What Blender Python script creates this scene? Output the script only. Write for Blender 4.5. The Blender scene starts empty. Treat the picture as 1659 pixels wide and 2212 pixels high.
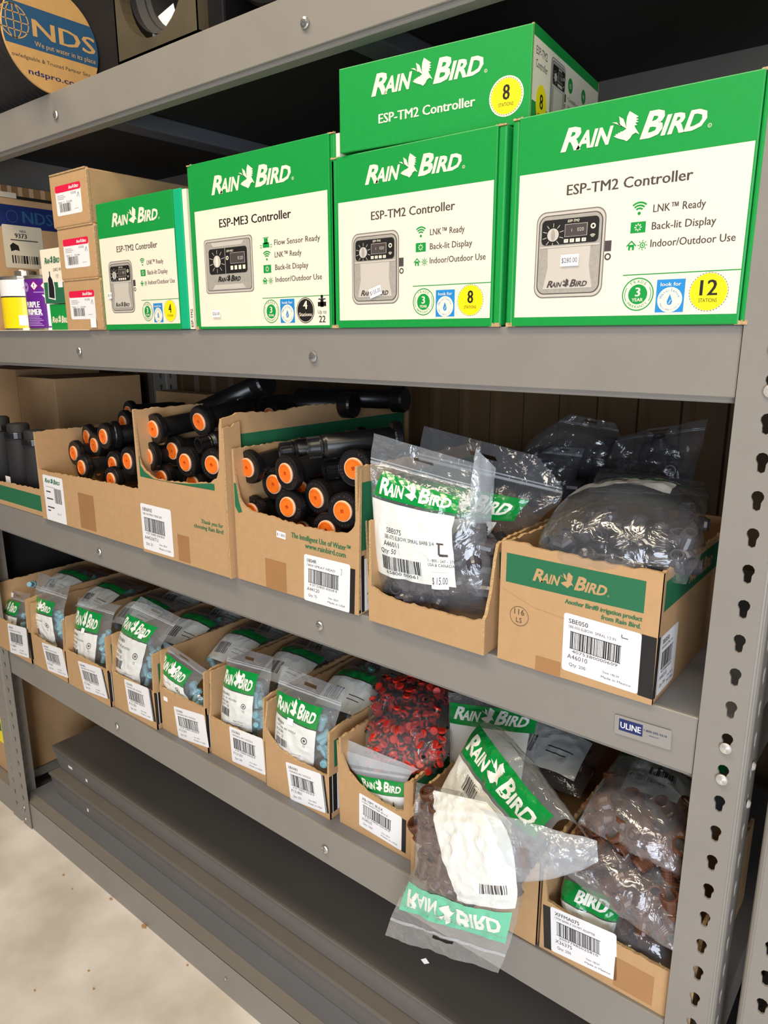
import bpy, bmesh, math, random
import numpy as np
from mathutils import Vector, Matrix, noise
from mathutils.geometry import tessellate_polygon
random.seed(7)
S = bpy.context.scene
COL = S.collection
PI = math.pi

# ------------------------------------------------------------------ camera
YAW, PITCH, ROLL = -.6755, -.2412, -.0014
CAM = Vector((0, -.776, 1.3918))
FPX = 1557.1
_f = Vector((math.sin(YAW)*math.cos(PITCH), math.cos(YAW)*math.cos(PITCH), math.sin(PITCH)))
_r0 = Vector((math.cos(YAW), -math.sin(YAW), 0)); _u0 = _r0.cross(_f)
_r = _r0*math.cos(ROLL)+_u0*math.sin(ROLL); _u = -_r0*math.sin(ROLL)+_u0*math.cos(ROLL)
cd = bpy.data.cameras.new('camera'); cam = bpy.data.objects.new('camera', cd); COL.objects.link(cam)
cd.sensor_fit = 'HORIZONTAL'; cd.sensor_width = 36; cd.lens = 36*FPX/1659; cd.clip_start = .02
cam.matrix_world = Matrix(((_r.x, _u.x, -_f.x, CAM.x), (_r.y, _u.y, -_f.y, CAM.y), (_r.z, _u.z, -_f.z, CAM.z), (0, 0, 0, 1)))
S.camera = cam
# ------------------------------------------------------------------ world, light, exposure
W = bpy.data.worlds.new('world'); S.world = W; W.use_nodes = True
W.node_tree.nodes['Background'].inputs[0].default_value = (.75, .82, 1, 1)
W.node_tree.nodes['Background'].inputs[1].default_value = .07
def area(name, loc, target, sx, sy, power, col):
    l = bpy.data.lights.new(name, 'AREA'); l.shape = 'RECTANGLE'; l.size = sx; l.size_y = sy; l.energy = power; l.color = col
    o = bpy.data.objects.new(name, l); COL.objects.link(o); o.location = loc
    o.rotation_euler = (Vector(target)-Vector(loc)).to_track_quat('-Z', 'Y').to_euler()
    return o
area('ceiling_lamp', (-1.0, -1.05, 3.5), (-.85, -.1, 1.2), 2.6, .35, 60, (1, .84, .62))
area('ceiling_lamp', (.7, -2.4, 3.4), (-.5, 0, 1.0), 2.4, .5, 36, (1, .88, .72))
area('doorway_daylight', (1.5, -3.0, 1.0), (-.5, 0, .5), 1.8, 2.0, 102, (.78, .86, 1))
S.view_settings.view_transform = 'Standard'; S.view_settings.look = 'None'
S.view_settings.gamma = 1; S.view_settings.use_curve_mapping = False
S.view_settings.exposure = .2
S.cycles.transparent_max_bounces = 32
S.cycles.max_bounces = 8

def ray(px, py): return _f + _r*((px-829.5)/FPX) - _u*((py-1106)/FPX)
def at(px, py, y=0.):
    d = ray(px, py); return CAM + d*((y-CAM.y)/d.y)
def atx(px, py, x):
    d = ray(px, py); return CAM + d*((x-CAM.x)/d.x)
def atz(px, py, z):
    d = ray(px, py); return CAM + d*((z-CAM.z)/d.z)

# ------------------------------------------------------------------ materials
def lin(c):
    if isinstance(c, str): c = tuple(int(c[i:i+2], 16) for i in (0, 2, 4))
    return tuple((v/255/12.92 if v/255 <= .04045 else ((v/255+.055)/1.055)**2.4) for v in c)+(1,)
def mat(name, c, rough=.6, metal=0, var=0, scale=30, bump=0, bscale=200, coat=0, spec=.5, stretch=None, c2=None):
    m = bpy.data.materials.new(name); m.use_nodes = True; n = m.node_tree.nodes; l = m.node_tree.links
    b = n['Principled BSDF']; b.inputs['Base Color'].default_value = lin(c); b.inputs['Roughness'].default_value = rough
    b.inputs['Metallic'].default_value = metal; b.inputs['Coat Weight'].default_value = coat
    b.inputs['Specular IOR Level'].default_value = spec
    tc = n.new('ShaderNodeTexCoord'); src = tc.outputs['Object']
    if stretch:
        mp = n.new('ShaderNodeMapping'); mp.inputs['Scale'].default_value = stretch; l.new(src, mp.inputs['Vector']); src = mp.outputs[0]
    if var:
        t = n.new('ShaderNodeTexNoise'); t.inputs['Scale'].default_value = scale; t.inputs['Detail'].default_value = 6
        l.new(src, t.inputs['Vector'])
        r = n.new('ShaderNodeValToRGB'); a = lin(c)
        d = lin(c2) if c2 else tuple(v*(1-var) for v in a[:3])+(1,)
        r.color_ramp.elements[0].position = .35; r.color_ramp.elements[1].position = .65
        r.color_ramp.elements[0].color = d; r.color_ramp.elements[1].color = a
        l.new(t.outputs['Fac'], r.inputs[0]); l.new(r.outputs[0], b.inputs['Base Color'])
    if bump:
        t = n.new('ShaderNodeTexNoise'); t.inputs['Scale'].default_value = bscale; l.new(src, t.inputs['Vector'])
        bp = n.new('ShaderNodeBump'); bp.inputs['Strength'].default_value = bump; bp.inputs['Distance'].default_value = .002
        l.new(t.outputs['Fac'], bp.inputs['Height']); l.new(bp.outputs[0], b.inputs['Normal'])
    return m
def film(name, haze, tint, gl=1.0, hazecol=(.8, .85, .9, 1)):
    m = bpy.data.materials.new(name); m.use_nodes = True; n = m.node_tree.nodes; l = m.node_tree.links
    n.remove(n['Principled BSDF']); out = n['Material Output']
    tr = n.new('ShaderNodeBsdfTransparent'); tr.inputs[0].default_value = tint
    df = n.new('ShaderNodeBsdfDiffuse'); df.inputs[0].default_value = hazecol
    gs = n.new('ShaderNodeBsdfGlossy'); gs.inputs['Roughness'].default_value = .13; gs.inputs[0].default_value = (gl, gl, gl, 1)
    tc = n.new('ShaderNodeTexCoord'); t = n.new('ShaderNodeTexNoise'); t.inputs['Scale'].default_value = 38; t.inputs['Detail'].default_value = 3
    t.inputs['Distortion'].default_value = 1.2
    l.new(tc.outputs['Object'], t.inputs['Vector'])
    bp = n.new('ShaderNodeBump'); bp.inputs['Strength'].default_value = .7; bp.inputs['Distance'].default_value = .006
    l.new(t.outputs['Fac'], bp.inputs['Height'])
    ge = n.new('ShaderNodeNewGeometry'); dt = n.new('ShaderNodeVectorMath'); dt.operation = 'DOT_PRODUCT'
    l.new(bp.outputs[0], gs.inputs['Normal']); l.new(bp.outputs[0], dt.inputs[0]); l.new(ge.outputs['Incoming'], dt.inputs[1])
    ab = n.new('ShaderNodeMath'); ab.operation = 'ABSOLUTE'; l.new(dt.outputs['Value'], ab.inputs[0])
    iv = n.new('ShaderNodeMath'); iv.operation = 'SUBTRACT'; iv.inputs[0].default_value = 1; iv.use_clamp = True; l.new(ab.outputs[0], iv.inputs[1])
    fr = n.new('ShaderNodeMath'); fr.operation = 'POWER'; fr.inputs[1].default_value = 4; l.new(iv.outputs[0], fr.inputs[0])
    m1 = n.new('ShaderNodeMixShader'); m1.inputs[0].default_value = haze
    l.new(tr.outputs[0], m1.inputs[1]); l.new(df.outputs[0], m1.inputs[2])
    ad = n.new('ShaderNodeMath'); ad.operation = 'MULTIPLY_ADD'; ad.inputs[1].default_value = .8; ad.inputs[2].default_value = .075
    l.new(fr.outputs[0], ad.inputs[0])
    m2 = n.new('ShaderNodeMixShader'); l.new(ad.outputs[0], m2.inputs[0]); l.new(m1.outputs[0], m2.inputs[1]); l.new(gs.outputs[0], m2.inputs[2])
    l.new(m2.outputs[0], out.inputs[0]); return m
M = dict(
 steel=mat('grey_powder_coat', (137, 131, 122), .42, var=.05, scale=14, bump=.12, bscale=900),
 steelblue=mat('grey_shelf_sheet', (112, 113, 117), .5, var=.06, scale=9, bump=.1, bscale=700),
 steeldark=mat('dark_sheet_steel', (112, 106, 99), .45, var=.06, scale=9),
 zinc=mat('zinc_plate', (215, 212, 205), .25, .9),
 rivet=mat('rivet_steel', (190, 186, 178), .4, .3),
 concrete=mat('pale_concrete', (240, 234, 226), .6, var=.1, scale=5, bump=.1, bscale=60, c2=(208, 198, 184)),
 wall=mat('ribbed_wall_metal', (112, 88, 58), .5, var=.1, scale=4),
 card=mat('brown_cardboard', (188, 149, 104), .85, var=.06, scale=60, bump=.1, bscale=300),
 cardin=mat('cardboard_inside', (184, 144, 98), .9, var=.08, scale=40),
 edge=mat('corrugated_edge', (202, 166, 118), .95, var=.4, scale=420),
 tape=mat('packing_tape', (168, 122, 76), .25, var=.05, coat=.4),
 green=mat('box_green', (20, 148, 62), .42, var=.05, scale=200, bump=.03, bscale=80),
 greendk=mat('carton_green', (30, 104, 66), .7),
 teal=mat('side_teal_green', (22, 172, 120), .35),
 white=mat('box_white', (242, 228, 203), .5, bump=.02, bscale=60),
 paper=mat('label_paper', (236, 234, 232), .55),
 sticker=mat('price_sticker_paper', (245, 243, 242), .5),
 ink=mat('black_ink', (28, 26, 25), .5), inkgray=mat('dark_grey_ink', (72, 62, 60), .6),
 gray=mat('print_grey', (166, 160, 148), .6, var=.12, scale=300), midgray=mat('print_mid_grey', (120, 115, 106), .6),
 graylt=mat('print_light_grey', (196, 188, 174), .6), faint=mat('faint_ink', (176, 172, 170), .6),
 yellow=mat('print_yellow', (250, 225, 10), .5), blue=mat('print_blue', (32, 134, 200), .5), navy=mat('print_navy', (22, 38, 92), .5),
 red=mat('label_red', (226, 22, 66), .5), purple=mat('can_purple', (98, 32, 132), .3),
 purplelt=mat('can_lilac', (168, 130, 190), .4), canyel=mat('can_yellow', (244, 216, 20), .3), tin=mat('tin_metal', (205, 195, 175), .25, .85),
 ndsblue=mat('print_steel_blue', (34, 80, 112), .7), ndscard=mat('disc_cardboard', (206, 158, 92), .85, var=.08, scale=50),
 greenbag=mat('bag_green', (8, 140, 58), .25, coat=.6), tealbag=mat('bag_green_reverse', (110, 205, 165), .3, coat=.5),
 whitebag=mat('bag_white', (232, 233, 226), .35, coat=.5, bump=.06, bscale=40), bagletter=mat('bag_letter_white', (240, 240, 228), .3, coat=.4),
 black=mat('black_plastic', (22, 21, 21), .32, var=.1, scale=20), blackmat=mat('black_fabric_plastic', (30, 28, 27), .7),
 orange=mat('orange_plug', (246, 116, 28), .35), orangedk=mat('orange_recess', (205, 78, 14), .45), orangelt=mat('plug_rim', (240, 190, 150), .45),
 oring=mat('grey_rubber_ring', (120, 118, 104), .5),
 elbow=mat('smoke_grey_plastic', (70, 66, 70), .25), brown=mat('brown_plastic', (92, 57, 40), .28), nozzle=mat('pale_blue_plastic', (130, 176, 186), .35),
 nozzleb=mat('green_blue_plastic', (94, 150, 140), .35), redpl=mat('red_plastic', (212, 46, 30), .35), basin=mat('moulded_grey_plastic', (82, 73, 54), .45, var=.25, scale=12),
 roll=mat('black_corrugated_roll', (44, 37, 32), .8, var=.3, scale=20), lid=mat('print_pale', (208, 196, 170), .6, var=.04),
  deckshade=mat('shade_toned_deck', (52, 50, 46), .7),  # top deck only: shade on its underside is put into the colour
  lbl=mat('clear_label_film', (146, 141, 134), .3),
 film=film('clear_film', .085, (.97, .98, .98, 1)), filmdark=film('clear_film_thin', .045, (.96, .96, .96, 1)),
 filmhaze=film('hazy_film', .22, (.95, .97, .98, 1)), zip=film('zip_film', .35, (.95, .97, .98, 1)),
)

# ------------------------------------------------------------------ object helpers
def tag(o, label=None, cat=None, group=None, kind=None):
    if label: o['label'] = label
    if cat: o['category'] = cat
    if group: o['group'] = group
    if kind: o['kind'] = kind
    return o
def empty(name, loc, label, cat, group=None, rz=0):
    o = bpy.data.objects.new(name, None); COL.objects.link(o); o.location = loc; o.rotation_euler = (0, 0, rz); o.empty_display_size = .02
    return tag(o, label, cat, group)
def root_loc(o):
    v = Vector()
    while o is not None: v += o.location; o = o.parent
    return v
class MB:
    def __init__(s): s.v = []; s.f = []; s.m = []; s.mats = []
    def mi(s, k):
        if k not in s.mats: s.mats.append(k)
        return s.mats.index(k)
    def add(s, vs, fs, k):
        b = len(s.v); i = s.mi(k)
        s.v += [tuple(v) for v in vs]; s.f += [tuple(b+j for j in f) for f in fs]; s.m += [i]*len(fs); return s
    def box(s, x0, x1, y0, y1, z0, z1, k, T=None):
        vs = [Vector(p) for p in ((x0, y0, z0), (x1, y0, z0), (x1, y1, z0), (x0, y1, z0), (x0, y0, z1), (x1, y0, z1), (x1, y1, z1), (x0, y1, z1))]
        if T: vs = [T @ v for v in vs]
        return s.add(vs, [(0, 3, 2, 1), (4, 5, 6, 7), (0, 1, 5, 4), (1, 2, 6, 5), (2, 3, 7, 6), (3, 0, 4, 7)], k)
    def prism(s, pts, d, k, ke=None):
        """flat polygon of 3-D points thickened by the vector d; the rim can have its own material"""
        n = len(pts); d = Vector(d); P = [Vector(p) for p in pts]
        tri = [tuple(reversed(t)) if False else t for t in tessellate_polygon([P])]
        s.add(P+[p+d for p in P], tri+[tuple(n+i for i in reversed(t)) for t in tri], k)
        s.add(P+[p+d for p in P], [(i, (i+1) % n, n+(i+1) % n, n+i) for i in range(n)], ke or k); return s
    def lathe(s, prof, k, T=None, n=20, cap=True):
        vs = []
        for r, z in prof:
            for i in range(n):
                a = 2*PI*i/n; v = Vector((r*math.cos(a), r*math.sin(a), z)); vs.append(T @ v if T else v)
        fs = [(j*n+i, j*n+(i+1) % n, (j+1)*n+(i+1) % n, (j+1)*n+i) for j in range(len(prof)-1) for i in range(n)]
        if cap: fs += [tuple(reversed(range(n))), tuple(range((len(prof)-1)*n, len(prof)*n))]
        return s.add(vs, fs, k)
    def grid(s, fn, nu, nv, k, hole=None):
        vs = [fn(i/nu, j/nv) for j in range(nv+1) for i in range(nu+1)]
        fs = [(j*(nu+1)+i, j*(nu+1)+i+1, (j+1)*(nu+1)+i+1, (j+1)*(nu+1)+i) for j in range(nv) for i in range(nu) if not (hole and hole((i+.5)/nu, (j+.5)/nv))]
        return s.add(vs, fs, k)
    def build(s, name, parent=None, world=True, smooth=False, loc=None):
        me = bpy.data.meshes.new(name); off = root_loc(parent) if (parent and world) else Vector(loc or (0, 0, 0))
        vs = np.array(s.v, dtype=float)-np.array(off) if off.length else s.v
        me.from_pydata([tuple(v) for v in vs], [], s.f)
        for k in s.mats: me.materials.append(M[k])
        me.polygons.foreach_set('material_index', s.m)
        if smooth: me.polygons.foreach_set('use_smooth', [True]*len(s.f))
        me.update()
        o = bpy.data.objects.new(name, me); COL.objects.link(o)
        if parent: o.parent = parent
        elif loc: o.location = loc
        return o
def recalc(o):
    bm = bmesh.new(); bm.from_mesh(o.data); bmesh.ops.remove_doubles(bm, verts=bm.verts, dist=1e-6)
    bmesh.ops.recalc_face_normals(bm, faces=bm.faces); bm.to_mesh(o.data); bm.free(); return o
def bevel(o, w, seg=2, smooth=True):
    md = o.modifiers.new('b', 'BEVEL'); md.width = w; md.segments = seg; md.limit_method = 'ANGLE'; return o
def copy_tree(o, parent=None):
    c = o.copy(); COL.objects.link(c)
    if parent: c.parent = parent
    for ch in o.children: copy_tree(ch, c)
    return c

# ------------------------------------------------------------------ flat print
_tc = {}
def glyphs(s, bold=0., shear=0.):
    key = (s, bold, shear)
    if key not in _tc:
        cu = bpy.data.curves.new('t', 'FONT'); cu.body = s; cu.resolution_u = 2; cu.offset = bold; cu.fill_mode = 'FRONT'
        ob = bpy.data.objects.new('t', cu); me = bpy.data.meshes.new_from_object(ob)
        v = np.array([(p.co.x, p.co.y) for p in me.vertices]) if len(me.vertices) else np.zeros((1, 2))
        f = [tuple(p.vertices) for p in me.polygons]
        if shear: v[:, 0] += shear*v[:, 1]
        bpy.data.objects.remove(ob); bpy.data.curves.remove(cu); bpy.data.meshes.remove(me)
        _tc[key] = (v, f)
    return _tc[key]
CAPH = None
def caph():
    global CAPH
    if CAPH is None: CAPH = glyphs('H')[0][:, 1].max()
    return CAPH
BIRD = [(.369, .219), (.400, .214), (.427, .167), (.418, .245), (.4135, .268), (.445, .235), (.471, .139), (.466, .19), (.470, .25), (.484, .302), (.512, .272), (.548, .232),
        (.530, .222), (.550, .205), (.531, .198), (.550, .178), (.528, .176), (.542, .150), (.524, .150), (.530, .126), (.536, .112), (.561, .054), (.535, .077), (.512, .060),
        (.500, .030), (.478, .004), (.460, .022), (.433, .037), (.410, .052), (.384, .078), (.402, .080), (.398, .094), (.416, .092), (.414, .104), (.430, .102), (.432, .113), (.446, .111), (.471, .132), (.440, .166)]
class Cv:
    def __init__(s): s.it = []
    def poly(s, pts, k, L=1):
        P = [Vector((p[0], p[1], 0)) for p in pts]
        s.it.append((np.array([(p.x, p.y) for p in P]), [tuple(t) for t in tessellate_polygon([P])], k, L)); return s
    def rect(s, x0, y0, x1, y1, k, L=0): return s.poly([(x0, y0), (x1, y0), (x1, y1), (x0, y1)], k, L)
    def rr(s, x0, y0, x1, y1, r, k, L=0, seg=5, top=0., sl=0.):
        p = []
        for cx, cy, a0 in ((x1-r, y1-r, 0), (x0+r, y1-r, 90), (x0+r, y0+r, 180), (x1-r, y0+r, 270)):
            for i in range(seg+1):
                a = math.radians(a0+90*i/seg); p.append((cx+r*math.cos(a), cy+r*math.sin(a)))
        if top:
            xm = (x0+x1)/2; p = [(x, y+top*(1-((x-xm)/((x1-x0)/2))**2)*(1 if y > (y0+y1)/2 else -1)) for x, y in p]
        return s.poly(p, k, L)
    def disc(s, x, y, r, k, L=0, n=28, ry=None): return s.poly([(x+r*math.cos(2*PI*i/n), y+(ry or r)*math.sin(2*PI*i/n)) for i in range(n)], k, L)
    def arc(s, x, y, r0, r1, a0, a1, k, L=1, n=14):
        p = [(x+r0*math.cos(math.radians(a0+(a1-a0)*i/n)), y+r0*math.sin(math.radians(a0+(a1-a0)*i/n))) for i in range(n+1)]
        q = [(x+r1*math.cos(math.radians(a0+(a1-a0)*i/n)), y+r1*math.sin(math.radians(a0+(a1-a0)*i/n))) for i in range(n+1)]
        m = n+1; s.it.append((np.array(p+q), [(i, m+i, m+i+1, i+1) for i in range(n)], k, L)); return s
    def ring(s, x, y, r0, r1, k, L=1): return s.arc(x, y, r0, r1, 0, 360, k, L, 32)
    def line(s, pts, w, k, L=1):
        for (a, b), (c, d) in zip(pts[:-1], pts[1:]):
            n = Vector((-(d-b), c-a)); n = n.normalized()*w/2
            s.poly([(a+n.x, b+n.y), (a-n.x, b-n.y), (c-n.x, d-n.y), (c+n.x, d+n.y)], k, L)
        return s
    def text(s, t, x, y, h, k='ink', w=None, bold=0., shear=0., L=1, al='l', rot=0., fit=False, off=0.):
        if bold and not off:
            for i in range(-2, 3): s.text(t, x+i*bold*h*.55, y, h, k, w, 0, shear, L+.06*i, al, rot, fit)
            return s
        v, f = glyphs(t, off, shear); v = v.copy()
        if not f: return s
        sc = h/(v[:, 1].max()-min(0, v[:, 1].min()) if fit else caph()); x0, x1 = v[:, 0].min(), v[:, 0].max()
        sx = w/(x1-x0) if w else sc
        v[:, 0] = (v[:, 0]-x0)*sx; v[:, 1] *= sc; ww = (x1-x0)*sx
        v[:, 0] -= {'l': 0, 'c': ww/2, 'r': ww}[al]
        if rot: c, q = math.cos(rot), math.sin(rot); v = np.stack([v[:, 0]*c-v[:, 1]*q, v[:, 0]*q+v[:, 1]*c], 1)
        v += (x, y); s.it.append((v, f, k, L)); return s
    def arctext(s, t, cx, cy, r, a0, a1, h, k, L=2, inside=False):
        for i, ch in enumerate(t):
            a = math.radians(a0+(a1-a0)*i/max(1, len(t)-1))
            s.text(ch, cx+r*math.cos(a), cy+r*math.sin(a), h, k, al='c', L=L, rot=a-PI/2 if not inside else a+PI/2)
        return s
    def logo(s, x, y, w, k, L=1, reg=False, vs=1.):
        b = .035
        s.text('R', x, y, .137*w*vs, k, w=.15*w, off=b, shear=.3, L=L)
        s.text('AIN', x+.115*w, y, .103*w*vs, k, w=.265*w, off=b, shear=.3, L=L)
        s.poly([(x+a*w, y+(q-.012)*.613*w*vs) for a, q in BIRD], k, L+1)
        s.text('B', x+.565*w, y, .147*w*vs, k, w=.155*w, off=b, shear=.3, L=L)
        s.text('IRD', x+.70*w, y, .108*w*vs, k, w=.285*w, off=b, shear=.3, L=L)
        if reg: s.ring(x+1.005*w, y+.008*w, .009*w, .012*w, k, L); s.text('R', x+1.005*w, y+.003*w, .009*w, k, L=L, al='c')
        return s
    def barcode(s, x, y, w, h, k='ink', L=1, n=34, rnd=3, frame=False):
        r = random.Random(rnd); t = 0; xs = []
        while t < 1:
            a = r.choice((1, 1, 2, 3))/(n*3.2); g = r.choice((1, 1, 2))/(n*3.2)
            if t+a < 1: xs.append((t, t+a))
            t += a+g
        for a, b in xs: s.rect(x+a*w, y, x+b*w, y+h, k, L)
        if frame: s.rect(x-.01*w, y-.01*w, x+1.01*w, y, k, L); s.rect(x-.01*w, y+h, x+1.01*w, y+h+.012*w, k, L)
        return s
    def tform(s, fn): s.it = [(np.array([fn(*p) for p in v]), f, k, L) for v, f, k, L in s.it]; return s
    def build(s, name, fn, parent, maxedge=0, world=True, label=None):
        b = MB()
        for v, f, k, L in s.it:
            vv = [tuple(p) for p in v]; tris = []
            for t in f:
                for i in range(1, len(t)-1): tris.append((t[0], t[i], t[i+1]))
            if maxedge:
                cache = {}
                def mid(a, c):
                    key = (min(a, c), max(a, c))
                    if key not in cache: cache[key] = len(vv); vv.append(((vv[a][0]+vv[c][0])/2, (vv[a][1]+vv[c][1])/2))
                    return cache[key]
                out = []; st = tris
                while st:
                    t = st.pop(); a, c, d = t
                    e = [math.dist(vv[a], vv[c]), math.dist(vv[c], vv[d]), math.dist(vv[d], vv[a])]; m = max(e)
                    if m < maxedge: out.append(t)
                    else:
                        i = e.index(m); p, q, r = (t[i], t[(i+1) % 3], t[(i+2) % 3]); z = mid(p, q); st += [(p, z, r), (z, q, r)]
                tris = out
            b.add([fn(p[0], p[1], L) for p in vv], tris, k)
        o = b.build(name, parent, world)
        if label: o['label'] = label
        return o
def plane(o, U, V, N, eps=.00018):
    o, U, V, N = Vector(o), Vector(U).normalized(), Vector(V).normalized(), Vector(N).normalized()
    return lambda x, y, L: o+U*x+V*y+N*(eps*(L+1))
def onfront(o): return plane(o, (1, 0, 0), (0, 0, 1), (0, -1, 0))
def onside(o): return plane(o, (0, 1, 0), (0, 0, 1), (1, 0, 0))

# ------------------------------------------------------------------ the setting
ZA, ZB, ZC, ZD, ZE = 1.8315, 1.401, .980, .564, .087
BH = .0705
b = MB(); b.grid(lambda u, v: Vector((-5+8*u, -4.5+6*v, 0)), 8, 6, 'concrete'); tag(b.build('floor'), 'pale stained concrete floor in front of the shelving', kind='structure')
b = MB(); xs = []; YW = .66; x = -4.4; ps = []
while x < 1.6:
    ps += [(x, YW), (x+.052, YW), (x+.060, YW-.012), (x+.072, YW-.012), (x+.080, YW)]
    x += .0835
for (x0, y0), (x1, y1) in zip(ps[:-1], ps[1:]): b.add([(x0, y0, 0), (x1, y1, 0), (x1, y1, 3.6), (x0, y0, 3.6)], [(0, 1, 2, 3)], 'wall')
tag(b.build('wall_back'), 'ribbed tan metal wall behind the shelves', kind='structure')

# floor crumbs
CR = []
for px, py, s in ((137, 1891, .006), (156, 1921, .004), (240, 1943, .007), (311, 2003, .009), (192, 2098, .004), (202, 2137, .005), (405, 2086, .004), (75, 2140, .004)):
    p = atz(px, py, 0); b = MB(); n = 7
    vs = [p+Vector((s*random.uniform(.5, 1)*math.cos(2*PI*i/n), s*random.uniform(.3, .7)*math.sin(2*PI*i/n), 0)) for i in range(n)]
    b.prism([v+Vector((0, 0, .0005)) for v in vs], (0, 0, s*.35), 'cardin')
    o = b.build('debris_crumb', loc=tuple(p)); tag(o, 'tiny brown crumb of debris lying on the concrete floor', 'debris', 'crumbs on the floor')

# ------------------------------------------------------------------ shelving
XL0, XL1, XR0, XR1 = -1.983, -1.930, -.177, -.124
DEP = .60
def keyhole(n=16):
    """outline of a keyhole: 13 mm circle over a 9 mm slot, as (x, z) from the cell centre, by angle"""
    r, w, zc = .0066, .0044, .004
    out = []
    for i in range(n):
        a = 2*PI*i/n+.001; dx, dz = math.cos(a), math.sin(a)
        best = 0
        for t in np.linspace(.001, .02, 120):
            x, z = dx*t, dz*t
            ins = x*x+(z-zc)**2 < r*r or (abs(x) < w and -.0068 < z < zc) or (x*x+(z+.0068)**2 < w*w)
            if ins: best = t
        out.append((dx*best, dz*best))
    return out
KH = keyhole()
def plate(b, O, U, V, N, w, z0, z1, zc0, pitch, th, k, hx=None):
    """perforated strip: O origin at z=0, U across, V up, N outward; holes centred at zc0-pitch*i"""
    O, U, V, N = Vector(O), Vector(U), Vector(V), Vector(N); hx = hx or w/2
    zs = []; z = zc0
    while z+pitch/2 < z1: z += pitch
    while z-pitch/2 > z0: zs.append(z) if z+pitch/2 <= z1 else None; z -= pitch
    n = len(KH)
    def P(x, z, d=0): return O+U*x+V*z+N*d
    lo = zs[-1]-pitch/2; hi = zs[0]+pitch/2
    for a, c in ((z0, lo), (hi, z1)):
        if c > a+1e-5: b.add([P(0, a), P(w, a), P(w, c), P(0, c)], [(0, 1, 2, 3)], k)
    for zc in zs:
        outer = []
        for x, z in KH:
            t = 1e9
            d = math.hypot(x, z); dx, dz = x/d, z/d
            if dx > 1e-6: t = min(t, (w-hx)/dx)
            if dx < -1e-6: t = min(t, -hx/dx)
            if dz > 1e-6: t = min(t, pitch/2/dz)
            if dz < -1e-6: t = min(t, -pitch/2/dz)
            outer.append((hx+dx*t, zc+dz*t))
        inner = [(hx+x, zc+z) for x, z in KH]
        vs = [P(*p) for p in outer]+[P(*p) for p in inner]+[P(p[0], p[1], -th) for p in inner]
        fs = [(i, (i+1) % n, n+(i+1) % n, n+i) for i in range(n)]+[(n+i, n+(i+1) % n, 2*n+(i+1) % n, 2*n+i) for i in range(n)]
        # corners
        b.add(vs, fs, k)
        cs = [(0, zc-pitch/2), (w, zc-pitch/2), (w, zc+pitch/2), (0, zc+pitch/2)]
        for cx, cz in cs:
            j = min(range(n), key=lambda i: -1)  # placeholder
            for i in range(n):
                a, c = outer[i], outer[(i+1) % n]
                ha = abs(a[0]-cx) < 1e-6 or abs(a[1]-cz) < 1e-6; hc = abs(c[0]-cx) < 1e-6 or abs(c[1]-cz) < 1e-6
                if ha and hc and not (abs(a[0]-c[0]) < 1e-6 or abs(a[1]-c[1]) < 1e-6) : b.add([P(*a), P(cx, cz), P(*c)], [(0, 1, 2)], k)
HZ0 = 1.3077
def post(name, xin, xout, yf, sgn, parent, zt=1.84, fl=.048):
    """L-shaped upright: front face from xin to xout, flange going back at xout; sgn -1 for rear posts"""
    b = MB(); r = .006; d = 1 if xout > xin else -1
    th = .0018; w = abs(xout-xin)-r
    plate(b, (xin, yf, 0), (d, 0, 0), (0, 0, 1), (0, -sgn, 0), w, 0, zt, HZ0, .0381, th, 'steel', hx=.0304)
    for i in range(4):
        a0, a1 = PI/2*i/4, PI/2*(i+1)/4
        q = [(xout-d*r+d*r*math.sin(a), yf+sgn*(r-r*math.cos(a))) for a in (a0, a1)]
        b.add([(q[0][0], q[0][1], 0), (q[1][0], q[1][1], 0), (q[1][0], q[1][1], zt), (q[0][0], q[0][1], zt)], [(0, 1, 2, 3)], 'steel')
    plate(b, (xout, yf+sgn*r, 0), (0, sgn, 0), (0, 0, 1), (d, 0, 0), fl-r, 0, zt, HZ0, .0381, th, 'steel', hx=.016)
    # back sides (sheet thickness) kept thin
    o = b.build(name, parent)
    md = o.modifiers.new('s', 'SOLIDIFY'); md.thickness = .0014; md.offset = 0
    return o
def screw_head(x, z, parent, y=-.0008, r=.0076, name='screw'):
    b = MB(); T = Matrix.Translation((x, y, z)) @ Matrix.Rotation(PI/2, 4, 'X')
    b.lathe([(r, 0), (r, .0008), (r*.85, .0024), (r*.5, .0034), (r*.15, .0036)], 'zinc', T, 16)
    b.box(-r*.55, r*.55, -.0006, .0006, .0034, .0039, 'steeldark', T); b.box(-.0006, .0006, -r*.55, r*.55, .0034, .0039, 'steeldark', T)
    return b.build(name, parent, smooth=False)
def rivet_head(x, z, parent, y=-.002):
    b = MB(); T = Matrix.Translation((x, y, z)) @ Matrix.Rotation(PI/2, 4, 'X'); r = .0062
    b.lathe([(r*.6, -.002), (r*.6, .0022), (r, .0022), (r, .0034), (r*.86, .0042), (r*.8, .0037), (r*.62, .0044), (r*.55, .0038), (r*.38, .0044), (r*.3, .0038), (r*.12, .0042)], 'rivet', T, 20)
    return b.build('rivet', parent)
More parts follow.
